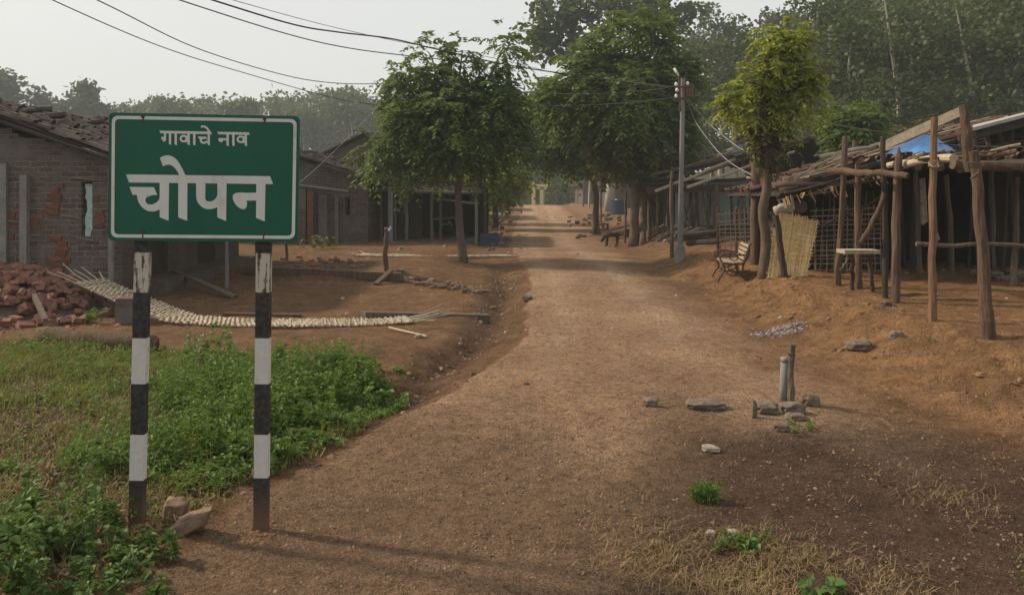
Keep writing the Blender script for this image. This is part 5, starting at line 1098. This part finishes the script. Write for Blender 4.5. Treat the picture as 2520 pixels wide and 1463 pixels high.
for i, (b, t_, r, m_, l_) in enumerate((((1538, 598), (1540, 470), .035, 'wood_grey', 'thin post left of the twin street trees'), ((1478, 548), (1480, 440), .05, 'wood_grey', 'thin post beside the stool frame on the far right'), ((1450, 512), (1452, 445), .09, 'wood_pale', 'pale post far down the right verge'), ((1180, 545), (1184, 450), .06, 'wood_dark', 'dark post far down the left verge'), ((1436, 509), (1437, 440), .07, 'wood_grey', 'farthest grey post of the right verge'))):
    B = G(*b); mb = MB(); log(mb, B-Vector((0, 0, .1)), P(*t_, B.y), r, r*.9, i+50, .02); tag(mb.build('wooden_post', M[m_], None, origin=B), l_, 'post')

# ------------------------------------------------------------------ street trees
Yt = 18.4; B = G(1140, 644)
tree('street_tree', 'dense drooping leaf tree with slim trunk on the left of the street', 'tree', [B, P(1133, 560, Yt), P(1128, 470, Yt), P(1135, 400, Yt)], .105, .075,
     pxblob([(1120, 270, 150, 80), (1040, 240, 85, 70), (1205, 245, 70, 70), (945, 355, 50, 40), (1240, 350, 60, 50), (1110, 370, 140, 45), (1020, 330, 90, 65), (1190, 320, 100, 70), (1138, 125, 22, 34), (1240, 115, 20, 36), (1062, 140, 22, 24), (985, 180, 26, 26), (1180, 175, 34, 28), (1090, 185, 44, 28)], Yt),
     'frond', 'leaf1', 2450, 125, .15, .42, ntw=60, K=7, ll=.15, lw=.030, droop=.75)
Yt = 23.8; B = G(1560, 605)
tree('street_tree', 'tallest full green street tree, upright trunk near the dog', 'tree', [B, P(1562, 520, Yt), P(1566, 430, Yt), P(1556, 330, Yt)], .16, .10,
     pxblob([(1560, 110, 100, 70), (1470, 180, 80, 65), (1620, 185, 65, 65), (1540, 240, 140, 85), (1600, 310, 80, 65), (1400, 250, 60, 60)], Yt),
     'frond', 'leaf2', 3200, 140, .20, .50, ntw=60, K=6, ll=.19, lw=.042, droop=.6,
     extra=[('brown_crown', pxblob([(1570, 360, 85, 45), (1520, 330, 70, 50), (1640, 370, 35, 35)], Yt+.4), 'leafbrown', 800, 90, .14, .45)])
B = G(1583, 603)
tree('street_tree', 'thinner second trunk of the pair, forking with sparse brownish leaves', 'tree', [B, P(1582, 530, Yt+.3), P(1590, 460, Yt+.3), P(1602, 420, Yt+.3)], .10, .06, pxblob([(1625, 370, 35, 50), (1650, 300, 25, 60), (1600, 400, 35, 25)], Yt+.4), 'frond', 'leafbrown', 420, 60, .12, .4, ntw=30, K=6, ll=.16, lw=.034, droop=.5)
Yt = 30; B = on(pr(1468, Yt), Yt)
tree('street_tree', 'lower bushy street tree left of the tallest one, trunk far down the right verge', 'tree', [B, P(1467, 480, Yt), P(1462, 430, Yt), P(1440, 380, Yt)], .13, .09, pxblob([(1370, 300, 75, 60), (1350, 240, 50, 40), (1440, 320, 80, 50), (1395, 350, 80, 40), (1330, 320, 42, 45), (1465, 370, 65, 30)], Yt), 'frond', 'leaf2', 1800, 100, .2, .52, ntw=40, K=6, ll=.22, lw=.05, droop=.6)
Yt = 13.0; B = G(1879, 684); q = B.y
tree('young_tree', 'slender young tree with bright yellow green leaves before the hut', 'tree', [B, P(1886, 600, q), P(1876, 540, q), P(1888, 440, q), P(1884, 372, q)], .085, .07,
     pxblob([(1940, 105, 40, 28), (1868, 150, 42, 30), (1960, 178, 38, 34), (1840, 205, 34, 24), (1905, 215, 42, 26), (1975, 245, 28, 30), (1808, 262, 30, 26), (1870, 272, 36, 22), (1930, 290, 34, 22), (1895, 88, 22, 20), (1915, 150, 26, 24), (1990, 150, 18, 20)], q),
     'frond', 'leaf3', 760, 72, .07, .24, ntw=60, K=7, ll=.10, lw=.019, droop=.55, extra=[('lower_twigs', pxblob([(1885, 345, 32, 28)], q), 'leafbrown', 120, 24, .06, .2)])
for i, (px, py, Y, rx, ry, mt_, lb_) in enumerate(((1218, 425, 34, 36, 20, 'leaf3', 'small yellowing tree beyond the left street tree'), (1180, 410, 40, 50, 40, 'leaf1', 'dark small tree above the far left houses'), (1335, 398, 101, 50, 26, 'leaf2', 'light green tree above the yellow gate'), (1405, 400, 98, 34, 26, 'leaf3', 'yellow green bush tree right of the yellow gate'), (2100, 320, 21, 42, 50, 'leaf2', 'leafy green sapling rising behind the right huts'), (2290, 350, 24, 60, 30, 'leafbrown', 'dull bush behind the blue tarpaulin'))):
    B = on(pr(px, Y), Y); tree('small_tree', lb_, 'tree', [B, P(px+3, py+ry, Y), P(px, py+ry*.3, Y)], .09*Y/25, .05*Y/25, pxblob([(px, py, rx, ry), (px-rx*.5, py+ry*.4, rx*.5, ry*.5), (px+rx*.5, py-ry*.2, rx*.5, ry*.6)], Y), 'frond', mt_, 700, 90, .012*Y/2, .022*Y, ntw=20, K=5, ll=.008*Y, lw=.0017*Y, droop=.5)
# ------------------------------------------------------------------ big trees on the hillside
def hilltree(name, label, px, Y, blobs, n, nc, sig, size, mat='leafteak', r0=.3, r1=.16, bark='bark_pale', base_px=None, **kw):
    B = on(pr(base_px or px, Y), Y); b0 = blobs[0]; mid = P(px, min(b0[1]+b0[3]*1.2, 420), Y)
    return tree(name, label, 'tree', [B, B.lerp(mid, .5)+Vector((.3, 0, 0)), mid], r0, r1, pxblob(blobs, Y), 'quad', mat, n, nc, sig, size, bark=bark, **kw)
hilltree('teak_tree', 'tall open crowned tree with big dark leaves above the tallest street tree', 1500, 52, [(1500, 20, 110, 55), (1380, 40, 80, 40), (1335, 100, 35, 50), (1600, 20, 60, 50), (1400, 115, 50, 30), (1665, 45, 40, 22), (1320, 20, 30, 25), (1700, 20, 30, 20)], 2600, 300, .26, .42, ntw=200)
hilltree('teak_tree', 'sparse spiky tree against the sky between the middle tree and the yellow one', 1770, 74, [(1770, 95, 75, 40), (1740, 40, 30, 40), (1800, 70, 45, 35), (1700, 120, 40, 35)], 1300, 200, .3, .4, ntw=170)
hilltree('teak_tree', 'dark tufted tree on the skyline behind the yellow green tree', 1930, 78, [(1925, 70, 65, 45), (1890, 45, 30, 22), (1960, 50, 35, 30)], 1300, 90, .3, .42, ntw=90)
hilltree('teak_tree', 'dark leafy tree at the top edge beginning the right hand forest', 2110, 50, [(2110, 30, 70, 50), (2060, 60, 30, 30), (2180, 70, 80, 70), (2120, 130, 60, 60)], 4200, 260, .4, .45, mat='leafteak', ntw=60)
hilltree('far_tree', 'hazy broad tree cut by the left picture edge', 8, 105, [(5, 215, 40, 32), (-30, 240, 60, 50)], 2300, 110, .6, .75, mat='leaffar', ntw=40)
hilltree('far_tree', 'hazy conical tree on the left skyline above the brick house', 212, 108, [(212, 235, 26, 26), (210, 265, 55, 30), (180, 280, 30, 25), (245, 280, 28, 28), (205, 222, 16, 16)], 2300, 120, .55, .65, mat='leaffar', ntw=60)
hilltree('bare_tree', 'hazy almost leafless tree between the two left skyline trees', 98, 106, [(98, 250, 34, 30), (85, 235, 20, 20), (115, 270, 25, 25)], 420, 90, .5, .6, mat='leaffar', ntw=90, r0=.3, r1=.2)
# forked pale trunk
Yb = 40; B = on(pr(2168, Yb), Yb); ft = empty('bare_forked_tree', B, 'pale slender trunk forking high in the right forest', 'tree')
mb = MB(); f = P(2168, 195, Yb); mb.tube([B-Vector((0, 0, .3)), P(2165, 330, Yb), P(2168, 260, Yb), f], [.17, .12, .10, .09], 8, 0, .05)
mb.tube([f, P(2150, 160, Yb), P(2138, 120, Yb), P(2141, 75, Yb)], [.07, .055, .045, .02], 6); mb.tube([f, P(2182, 165, Yb), P(2184, 100, Yb), P(2186, 45, Yb)], [.07, .06, .05, .02], 6); mb.tube([P(2184, 100, Yb), P(2200, 60, Yb), P(2172, 40, Yb)], [.03, .025, .015], 5); mb.build('trunk', M['bark_pale'], ft, True)
for px, lb_ in ((2480, 'pale straight trunk far right in the forest'), (2395, 'thin pale trunk left of the far right one in the forest'), (2040, 'faint pale trunk behind the yellow green tree')):
    Yb = 44; B = on(pr(px, Yb), Yb); o_ = empty('slim_tree', B, lb_, 'tree'); mb = MB(); mb.tube([B, P(px+6, 250, Yb), P(px-3, 120, Yb), P(px+10, 20, Yb)], [.13, .10, .08, .03], 6, 0, .06); mb.build('trunk', M['bark_pale'], o_, True)
# the wooded hillside: one mass nobody could count
def forest(name, label, spots, per, size, mat):
    Vs = []; off = 0
    tv = MB()
    for (x, y, h, r) in spots:
        z0 = hz(x, y); k = rng.integers(14, 22); cz = z0+h*rng.uniform(.25, 1.0, k)**.8; ang = rng.uniform(0, 6.28, k); prof = np.clip(1.15-np.abs((cz-z0)/h-.6)*1.5, .25, 1)
        cc = np.stack([x+np.cos(ang)*r*prof*rng.uniform(.2, 1, k), y+np.sin(ang)*r*prof*rng.uniform(.2, 1, k), cz], 1); m = rng.integers(0, k, per)
        pos = cc[m]+rng.normal(0, 1, (per, 3))*np.array([.24*r, .24*r, .16*r]); V, _ = leaf_quads(pos, size*(.7+y/140), .2, .3, .42); Vs.append(V)
        tv.tube([(x, y, z0-.3), (x+rnd.uniform(-.4, .4), y, z0+h*.5), (x+rnd.uniform(-.8, .8), y, z0+h*.95)], [.17, .12, .03], 5)
    V = np.concatenate(Vs); o = npmesh(name, V, np.arange(len(V)).reshape(-1, 4), M[mat], origin=Vector((spots[0][0], spots[0][1], 0))); tag(o, label, 'forest', kind='stuff')
    t_ = tv.build('forest_trunks', M['bark_pale'], o); t_['kind'] = 'stuff'
sp1 = []
for row, (Yr, n_) in enumerate(((38, 11), (46, 13), (56, 14), (68, 14), (84, 14))):
    for i in range(n_):
        px = 1990+(2680-1990)*(i+rnd.uniform(.1, .9))/n_ if row < 2 else 1640+(2680-1640)*(i+rnd.uniform(.1, .9))/n_
        Y = Yr+rnd.uniform(-4, 4); x = pr(px, Y)
        top = (70 if 1690 < px < 2030 else (135 if px <= 1690 else -60))
        hh_ = (EYE+(HORY-top)/FPX*Y)-hz(x, Y); hh_ = min(max(hh_*rnd.uniform(.80, .97), 6), 24)
        sp1.append((x, Y, hh_, rnd.uniform(2.2, 3.4)))
forest('hillside_forest', 'dense dull green forest covering the slope on the right', sp1, 3400, .22, 'leaffar')
sp2 = []
for row in range(3):
    for i in range(12):
        px = 1180+(1720-1180)*(i+rnd.random())/12; Y = (100, 112, 128)[row]+rnd.uniform(-4, 4); x = pr(px, Y); top = 215 if px < 1600 else 130
        if px < 1270: top = 240
        hh_ = min(24, (EYE+(HORY-top)/FPX*Y)-hz(x, Y))*rnd.uniform(.75, .98); sp2.append((x, Y, hh_, rnd.uniform(3, 4.5)))
forest('far_street_forest', 'dim forest closing the far end of the street', sp2, 2200, .34, 'leaffar')
sp3 = []
for row in range(3):
    for i in range(19):
        px = -120+(1200+120)*(i+rnd.random())/19; Y = (120, 132, 146)[row]+rnd.uniform(-5, 5); x = pr(px, Y); top = np.interp(px, [-120, 0, 260, 330, 380, 700, 860, 950, 1200], [300, 305, 300, 262, 248, 238, 222, 230, 240])
        hh_ = ((EYE+(HORY-top)/FPX*Y)-hz(x, Y))*rnd.uniform(.82, 1.0); sp3.append((x, Y, max(hh_, 5), rnd.uniform(3.5, 5)))
forest('far_left_forest', 'pale hazy line of forest above the left houses', sp3, 1900, .40, 'leaffar')

# ------------------------------------------------------------------ ground cover
def scatter(n, x0, x1, y0, y1, dens):
    X = rng.uniform(x0, x1, n); Y = rng.uniform(y0, y1, n); k = rng.random(n) < dens(X, Y); X = X[k]; Y = Y[k]
    return np.stack([X, Y, height(X, Y)], 1)
def inframe(X, Y, m=.15): return (X > -.663*Y-m) & (X < .663*Y+m)
def fieldm(X, Y):
    wb = fbm(X*1.6, Y*1.6, 55)-.5
    return ss((xl(Y)-.12-X+wb*.3)/.3)*ss((np.interp(X, [-6, -3, -1, 0], [9.2, 8.2, 6.9, 6.0])-Y+wb*.8)/.5)*inframe(X, Y, .5)
def herbm(X, Y):      # where the leafy herbs grow thick
    a = np.exp(-(((X+1.75)/.95)**2+((Y-5.9-.35*(X+1.75))/1.55)**2)**1.6)*1.15
    b = 1.2*ss((3.85-Y+.25*(-1.7-X))/.35)*ss((-1.45-X)/.25)
    c = .35*ss((fbm(X*1.3, Y*1.3, 77)-.5)/.12)
    gaps = ss((fbm(X*2.8, Y*2.8, 97)-.30)/.14); return np.clip(np.maximum(a*(.25+.75*gaps), b)+c*.6-.12, 0, 1)*fieldm(X, Y)
def blades(pos, ln, wd, lean, curl=.5):
    n = len(pos); a = rng.uniform(0, 6.28, n); d = np.stack([np.cos(a), np.sin(a), np.zeros(n)], 1); s = np.stack([-np.sin(a), np.cos(a), np.zeros(n)], 1)
    L = (ln*rng.uniform(.5, 1.3, n))[:, None]; lean = (lean*rng.uniform(.3, 1.4, n))[:, None]; W = (wd*rng.uniform(.7, 1.3, n))[:, None]; up = np.array([0, 0, 1.0])
    p1 = pos+up*L*.5+d*L*lean*.35; p2 = pos+up*L*np.clip(.9-curl*lean, .1, 1)+d*L*lean
    V = np.stack([pos-s*W, pos+s*W, p1+s*W*.8, p1-s*W*.8, p1-s*W*.8, p1+s*W*.8, p2+s*W*.15, p2-s*W*.15], 1).reshape(-1, 3)
    return V, np.arange(len(V)).reshape(-1, 4)
def herbs(pos, hmin, hmax, nl, lsz, asp=.36):
    n = len(pos); H = rng.uniform(hmin, hmax, n); tl = unit(np.stack([rng.normal(0, .25, n), rng.normal(0, .25, n), np.ones(n)], 1))
    t_ = rng.uniform(.15, 1, (n, nl)); p = pos[:, None, :]+tl[:, None, :]*(H[:, None]*t_)[:, :, None]
    a = rng.uniform(0, 6.28, (n, nl)); el = rng.uniform(-.35, .75, (n, nl)); d = np.stack([np.cos(a)*np.cos(el), np.sin(a)*np.cos(el), np.sin(el)], -1)
    s = np.stack([-np.sin(a), np.cos(a), rng.normal(0, .35, (n, nl))], -1); s = unit(s); L = (lsz*rng.uniform(.55, 1.35, (n, nl)))[..., None]
    up = np.cross(d, s); up = up*np.sign(up[..., 2:3]+1e-6); base = p+d*L*.15; mid = p+d*L*.6; tip = p+d*L*1.15-np.array([0, 0, 1])*L*.25
    l_ = mid+s*L*asp+up*L*.10; r_ = mid-s*L*asp+up*L*.10
    q = p+d*L*.35; ql = q+s*L*asp*.8+up*L*.08; qr = q-s*L*asp*.8+up*L*.08
    V = np.stack([base, ql, l_, tip, base, tip, r_, qr], 2).reshape(-1, 3); F1 = np.arange(len(V)).reshape(-1, 4)
    S, _ = None, None
    sw = np.array([.0025, 0, 0]); e = pos+tl*H[:, None]; SV = np.stack([pos-sw, pos+sw, e+sw*.5, e-sw*.5], 1).reshape(-1, 3)
    return np.concatenate([V, SV]), np.concatenate([F1, len(V)+np.arange(len(SV)).reshape(-1, 4)])
fp_ = scatter(120000, -6.6, -.6, 3.0, 9.4, lambda X, Y: fieldm(X, Y)*(.25+.75*ss((fbm(X*2, Y*2, 91)-.35)/.25))*np.clip(6.5/Y, 0, 1.4)*.85*(1-.45*herbm(X, Y)))
half = .08+.62*ss((fbm(fp_[:, 0]*.9, fp_[:, 1]*.9, 66)-.50)/.12) > rng.random(len(fp_))
V, F_ = blades(fp_[~half], .10, .0032, .75, .5); tag(npmesh('grass', V, F_, M['grass'], origin=Vector((-3, 6, 0))), 'short green and yellowing grass on the left verge', 'grass', kind='stuff')
V, F_ = blades(fp_[half], .085, .0032, 1.1, .6); tag(npmesh('dry_grass', V, F_, M['drygrass'], origin=Vector((-3, 6, 0))), 'dry brown grass among the green on the left verge', 'grass', kind='stuff')
hp = scatter(46000, -5.5, -.3, 4.3, 8.6, lambda X, Y: herbm(X, Y)*.38*np.clip(7/Y, .6, 1.6))
hmod = .07+.30*ss((fbm(hp[:, 0]*2.2, hp[:, 1]*2.2, 44)-.3)/.4)
V, F_ = herbs(hp, .04, .07+.9*np.clip(hmod-.12, 0, 1)*1.5, 13, .036, .30); tag(npmesh('undergrowth', V, F_, M['herb'], origin=Vector((-2, 6, 0))), 'bright green leafy undergrowth around the sign posts', 'undergrowth', kind='stuff')
h2 = scatter(5000, -5.5, -.3, 4.0, 8.8, lambda X, Y: (.30*herbm(X, Y)*ss((fbm(X*2, Y*2, 108)-.45)/.1)+.05*fieldm(X, Y)))
V, F_ = herbs(h2, .10, .30, 9, .026, .16); tag(npmesh('tall_weeds', V, F_, M['grass'], origin=Vector((-2, 6, 0))), 'yellow green narrow leaved weeds rising out of the undergrowth', 'weeds', kind='stuff')
h3 = scatter(5000, -5.5, -.3, 3.4, 8.8, lambda X, Y: .10*fieldm(X, Y)+.1*herbm(X, Y)); V, F_ = blades(h3, .24, .0018, .35, .3); tag(npmesh('dry_stems', V, F_, M['drygrass'], origin=Vector((-2, 6, 0))), 'brown dry stems standing among the weeds', 'weeds', kind='stuff')
lo = scatter(22000, -6.6, -.6, 4.3, 9.2, lambda X, Y: fieldm(X, Y)*.20*ss((fbm(X*1.9, Y*1.9, 12)-.42)/.15))
V, F_ = herbs(lo, .02, .09, 5, .032); tag(npmesh('ground_cover', V, F_, M['herb'], origin=Vector((-3, 6, 0))), 'low creeping weeds between the grass on the left', 'weeds', kind='stuff')
# larger plants that stand alone
def plant(px, py, h, nl, lsz, label, mat='herb', n=1, spread=0, asp=.36, xy=None, group=None, name='leafy_plant'):
    B = on(*xy) if xy else G(px, py); pos = np.array([B]*n)+np.concatenate([rng.normal(0, spread, (n, 2)), np.zeros((n, 1))], 1); pos[:, 2] = height(pos[:, 0], pos[:, 1])
    V, F_ = herbs(pos, h*.75, h*1.15, nl, lsz, asp); tag(npmesh(name, V, F_, M[mat], origin=B), label, 'plant', group)
for i in range(44):
    x = rnd.uniform(-2.75, -1.5); y = rnd.uniform(3.05, 4.0)
    if x > -1.45-.35*(y-3.2): continue
    hh_ = rnd.uniform(.12, .24)*(1.25 if x < -2 else .7); plant(0, 0, hh_, 26, .046 if x < -2 else .036, 'broad leaved green weed in the clump at the lower left corner', 'herbbig', 3, .04, .34, (x, y), 'weeds of the lower left clump')
for q_, (a_, b_, h_) in enumerate(((700, 905, .24), (775, 925, .26), (640, 930, .22), (885, 955, .28), (830, 1000, .24), (560, 925, .24), (745, 985, .26))): plant(a_, b_, h_, 26, .042, ('leafy bush at the back edge of the undergrowth behind the right post', 'leafy bush right of the right sign post, second in the back row', 'leafy bush directly behind the right sign post', 'rounded bush beside the tallest green bush', 'bush at the front right of the undergrowth', 'bush between the sign posts at the back edge', 'bush in the middle of the undergrowth right of the sign')[q_], 'herb', 16, .11, .30)
plant(520, 880, .34, 26, .05, 'taller thin stemmed weed rising left of the right sign post', 'herb', 5, .10)
plant(480, 890, .26, 22, .05, 'bushy weed left of the thin stemmed one', 'herb', 5, .10)
plant(860, 935, .30, 30, .06, 'upright green bush at the right end of the undergrowth', 'herb', 8, .09)
plant(912, 985, .20, 26, .06, 'low bush drooping at the edge of the gravel gully', 'herb', 9, .16)
plant(978, 915, .06, 10, .05, 'tiny seedling on bare soil right of the undergrowth', 'herb', 2, .02)
plant(935, 915, .05, 8, .05, 'tinier seedling left of the other on bare soil', 'leafbrown', 2, .02)
plant(1740, 1232, .10, 20, .022, 'small round green tuft on the dark soil', 'herb', 34, .035, .2)
plant(1835, 1352, .07, 12, .03, 'little green sprig within the dry grass', 'herb', 12, .05)
plant(2030, 1462, .07, 10, .05, 'broad leaf plant cut by the bottom edge', 'herbbig', 3, .04, .45)
plant(1975, 1075-20, .05, 10, .03, 'sparse weed below the standpipe stones', 'herb', 6, .06)
plant(240, 795, .22, 20, .05, 'yellow green weed beside the brick heap', 'herb', 5, .09)
plant(2515, 1440, .18, 12, .035, 'stem at the lower right picture edge', 'herb', 1, .02)
plant(790, 612, .35, 24, .09, 'yellow green weeds at the foot of the half height wall', 'grass', 8, .3)
# dry grass patch lower right
def drym(X, Y):
    a = np.exp(-(((X-1.05)/.58)**2+((Y-3.35)/.42)**2)**1.5); b = .35*np.exp(-(((X-2.45)/.22)**2+((Y-4.3)/.25)**2)); c = .12*ss((fbm(X*2.4, Y*2.4, 15)-.52)/.1)*ss((4.9-Y)/.8)*ss((X-.2)/.3)
    return np.clip(a+b+c, 0, 1)*ss((fbm(X*3, Y*3, 17)-.28)/.2)
dp = scatter(60000, -.3, 3.2, 2.9, 5.2, lambda X, Y: drym(X, Y)*.6)
V, F_ = blades(dp, .055, .0015, 1.9, .5); tag(npmesh('dry_grass', V, F_, M['drygrass'], origin=Vector((1, 3.5, 0))), 'matted straw coloured grass at the lower right', 'grass', kind='stuff')
gp = scatter(16000, -.3, 2.6, 2.9, 4.8, lambda X, Y: drym(X, Y)*.30*ss((fbm(X*2, Y*2, 19)-.42)/.15)*ss((2.1-X)/.8))
V, F_ = blades(gp, .055, .0024, .9, .5); tag(npmesh('grass', V, F_, M['grass'], origin=Vector((1, 3.5, 0))), 'green tufts mixed in the straw grass at the lower right', 'grass', kind='stuff')
sw = scatter(2600, 1.2, 5.4, 4.2, 8.2, lambda X, Y: .10*ss((fbm(X*2.4, Y*2.4, 29)-.5)/.1)); V, F_ = blades(sw, .05, .002, 1.5, .55); tag(npmesh('dry_grass', V, F_, M['drygrass'], origin=Vector((3, 5, 0))), 'few dry blades scattered on the bank', 'grass', kind='stuff')
# litter of leaves, chips and pebbles
def litter(n, fn, size, mat, name, label, box=(-6, 6.5, 2.9, 15), z=.004, flat=3.0, asp=.3):
    p = scatter(n, *box, fn); p[:, 2] += z; sz = size*rng.uniform(.35, 1.5, len(p)); V, F_ = leaf_quads(p, 1.0, flat, 0, asp)
    V = V.reshape(-1, 4, 3); V = p[:, None, :]+(V-p[:, None, :])*sz[:, None, None]; V[..., 2] = np.maximum(V[..., 2], p[:, None, 2]-.002); V = V.reshape(-1, 3)
    tag(npmesh(name, V, F_, M[mat], origin=Vector((1, 6, 0))), label, 'litter', kind='stuff')
darkf = lambda X, Y: np.clip(ss((6.6-Y)/1.6)*ss((X-(-.8+(Y-3.25)*.42))/1.0), 0, 1)*inframe(X, Y)  # extent of the darker ground patch
litter(60000, lambda X, Y: darkf(X, Y)*.22*ss((fbm(X*3, Y*3, 88)-.30)/.25)*np.clip(4.2/Y, 0, 1.3)+.012*inframe(X, Y), .017, 'litter', 'leaf_litter', 'fallen leaf fragments over the dark soil', (-2.5, 4.2, 2.9, 8.0))
litter(30000, lambda X, Y: fieldm(X, Y)*.4, .035, 'litter', 'leaf_litter', 'fallen leaves under the left verge grass', (-6.4, -.4, 3, 9.2))
def pebbles(n, fn, s0, s1, mat, name, label, box):
    p = scatter(n, *box, fn); n = len(p); base = np.array([[1, 0, -.3], [.3, .9, -.3], [-.8, .6, -.3], [-.9, -.5, -.3], [.2, -1, -.3], [.55, .35, .55], [-.45, .3, .6], [-.05, -.55, .55]])
    sc_ = (s0+(s1-s0)*rng.random(n)**3)[:, None, None]; a = rng.uniform(0, 6.28, n); c, s = np.cos(a)[:, None], np.sin(a)[:, None]
    b = base[None]*rng.uniform(.7, 1.3, (n, 8, 3)); X = b[..., 0]*c-b[..., 1]*s; Y = b[..., 0]*s+b[..., 1]*c; V = np.stack([X, Y, b[..., 2]*.7], -1)*sc_+p[:, None, :]
    tri = np.array([[0, 1, 5], [1, 2, 6], [1, 6, 5], [2, 3, 6], [3, 4, 7], [3, 7, 6], [4, 0, 7], [0, 5, 7], [5, 6, 7]]); F_ = (tri[None]+(np.arange(n)*8)[:, None, None]).reshape(-1, 3)
    o = npmesh(name, V.reshape(-1, 3), F_, M[mat], origin=Vector((1, 6, 0))); tag(o, label, 'gravel', kind='stuff')
gul = lambda X, Y: np.exp(-((X-(xl(Y)-.45))/.30)**2)
pebbles(150000, lambda X, Y: (.06+.42*(1-.85*darkf(X, Y))*ss((7.2-Y)/2.6)*(.35+.65*ss((fbm(X*2, Y*2, 39)-.38)/.2)))*ss((X-xl(Y)+.1)/.2)*inframe(X, Y), .003, .014, 'gravel', 'gravel', 'small gravel scattered over the road', (-3, 6, 2.9, 11))
pebbles(14000, lambda X, Y: .55*gul(X, Y)*(.3+.7*ss((fbm(X*2.5, Y*2.5, 49)-.4)/.2)), .008, .042, 'gravel', 'gravel', 'coarse rubble in the gully beside the road', (-2.6, .6, 3.2, 17))
pebbles(6000, lambda X, Y: .10*ss((fbm(X*1.5, Y*1.5, 59)-.45)/.2)*inframe(X, Y)+.25*ss((X-5)/1)*ss((Y-12)/1)*.4, .012, .05, 'stone_pale', 'gravel', 'pale chips on the yards and banks', (-9, 8, 9, 26))
pebbles(5200, lambda X, Y: .12*ss((fbm(X*.8, Y*.8, 69)-.42)/.2), .03, .12, 'stone', 'gravel', 'stony debris along the far verges', (-6, 7, 20, 60))
pebbles(3400, lambda X, Y: .5*np.exp(-(((X+7.0)/1.5)**2+((Y-9.9)/.6)**2)), .015, .07, 'brickloose', 'brick_rubble', 'broken brick crumbs at the foot of the heap', (-9, -4.6, 8.8, 11.6))

pebbles(5500, lambda X, Y: .4*np.exp(-((X-xr(Y)-.75)/.8)**2)*ss((fbm(X*1.8, Y*1.8, 119)-.45)/.12), .008, .055, 'clod', 'earth_clods', 'broken earth clods along the raised bank', (2.2, 6.4, 5.2, 15))
for q_, (a_, b_) in enumerate(((643, 1312), (338, 1300))):
    B = G(a_, b_); pebbles(1500, lambda X, Y: np.exp(-((X-B.x)**2+(Y-B.y)**2)/.09**2), .005, .022, 'clod', 'earth_clods', ('crumbled soil round the foot of the right sign post', 'crumbled soil round the foot of the left sign post')[q_], (B.x-.3, B.x+.3, B.y-.3, B.y+.3))
# ------------------------------------------------------------------ haze
hb_ = MB(); hb_.box((0, 95, 15.2), (404, 272, 33)); hz_o = hb_.build('haze', NT('haze_air').m, None, origin=(0, 150, 0)); tag(hz_o, 'thin bluish morning haze over the village', 'haze', kind='stuff')
tm = hz_o.data.materials[0].node_tree; vol = tm.nodes.new('ShaderNodeVolumePrincipled'); vol.inputs['Density'].default_value = .0014; vol.inputs['Color'].default_value = (.74, .83, .85, 1); vol.inputs['Anisotropy'].default_value = .1
tm.links.new(vol.outputs[0], [n_ for n_ in tm.nodes if n_.type == 'OUTPUT_MATERIAL'][0].inputs['Volume'])
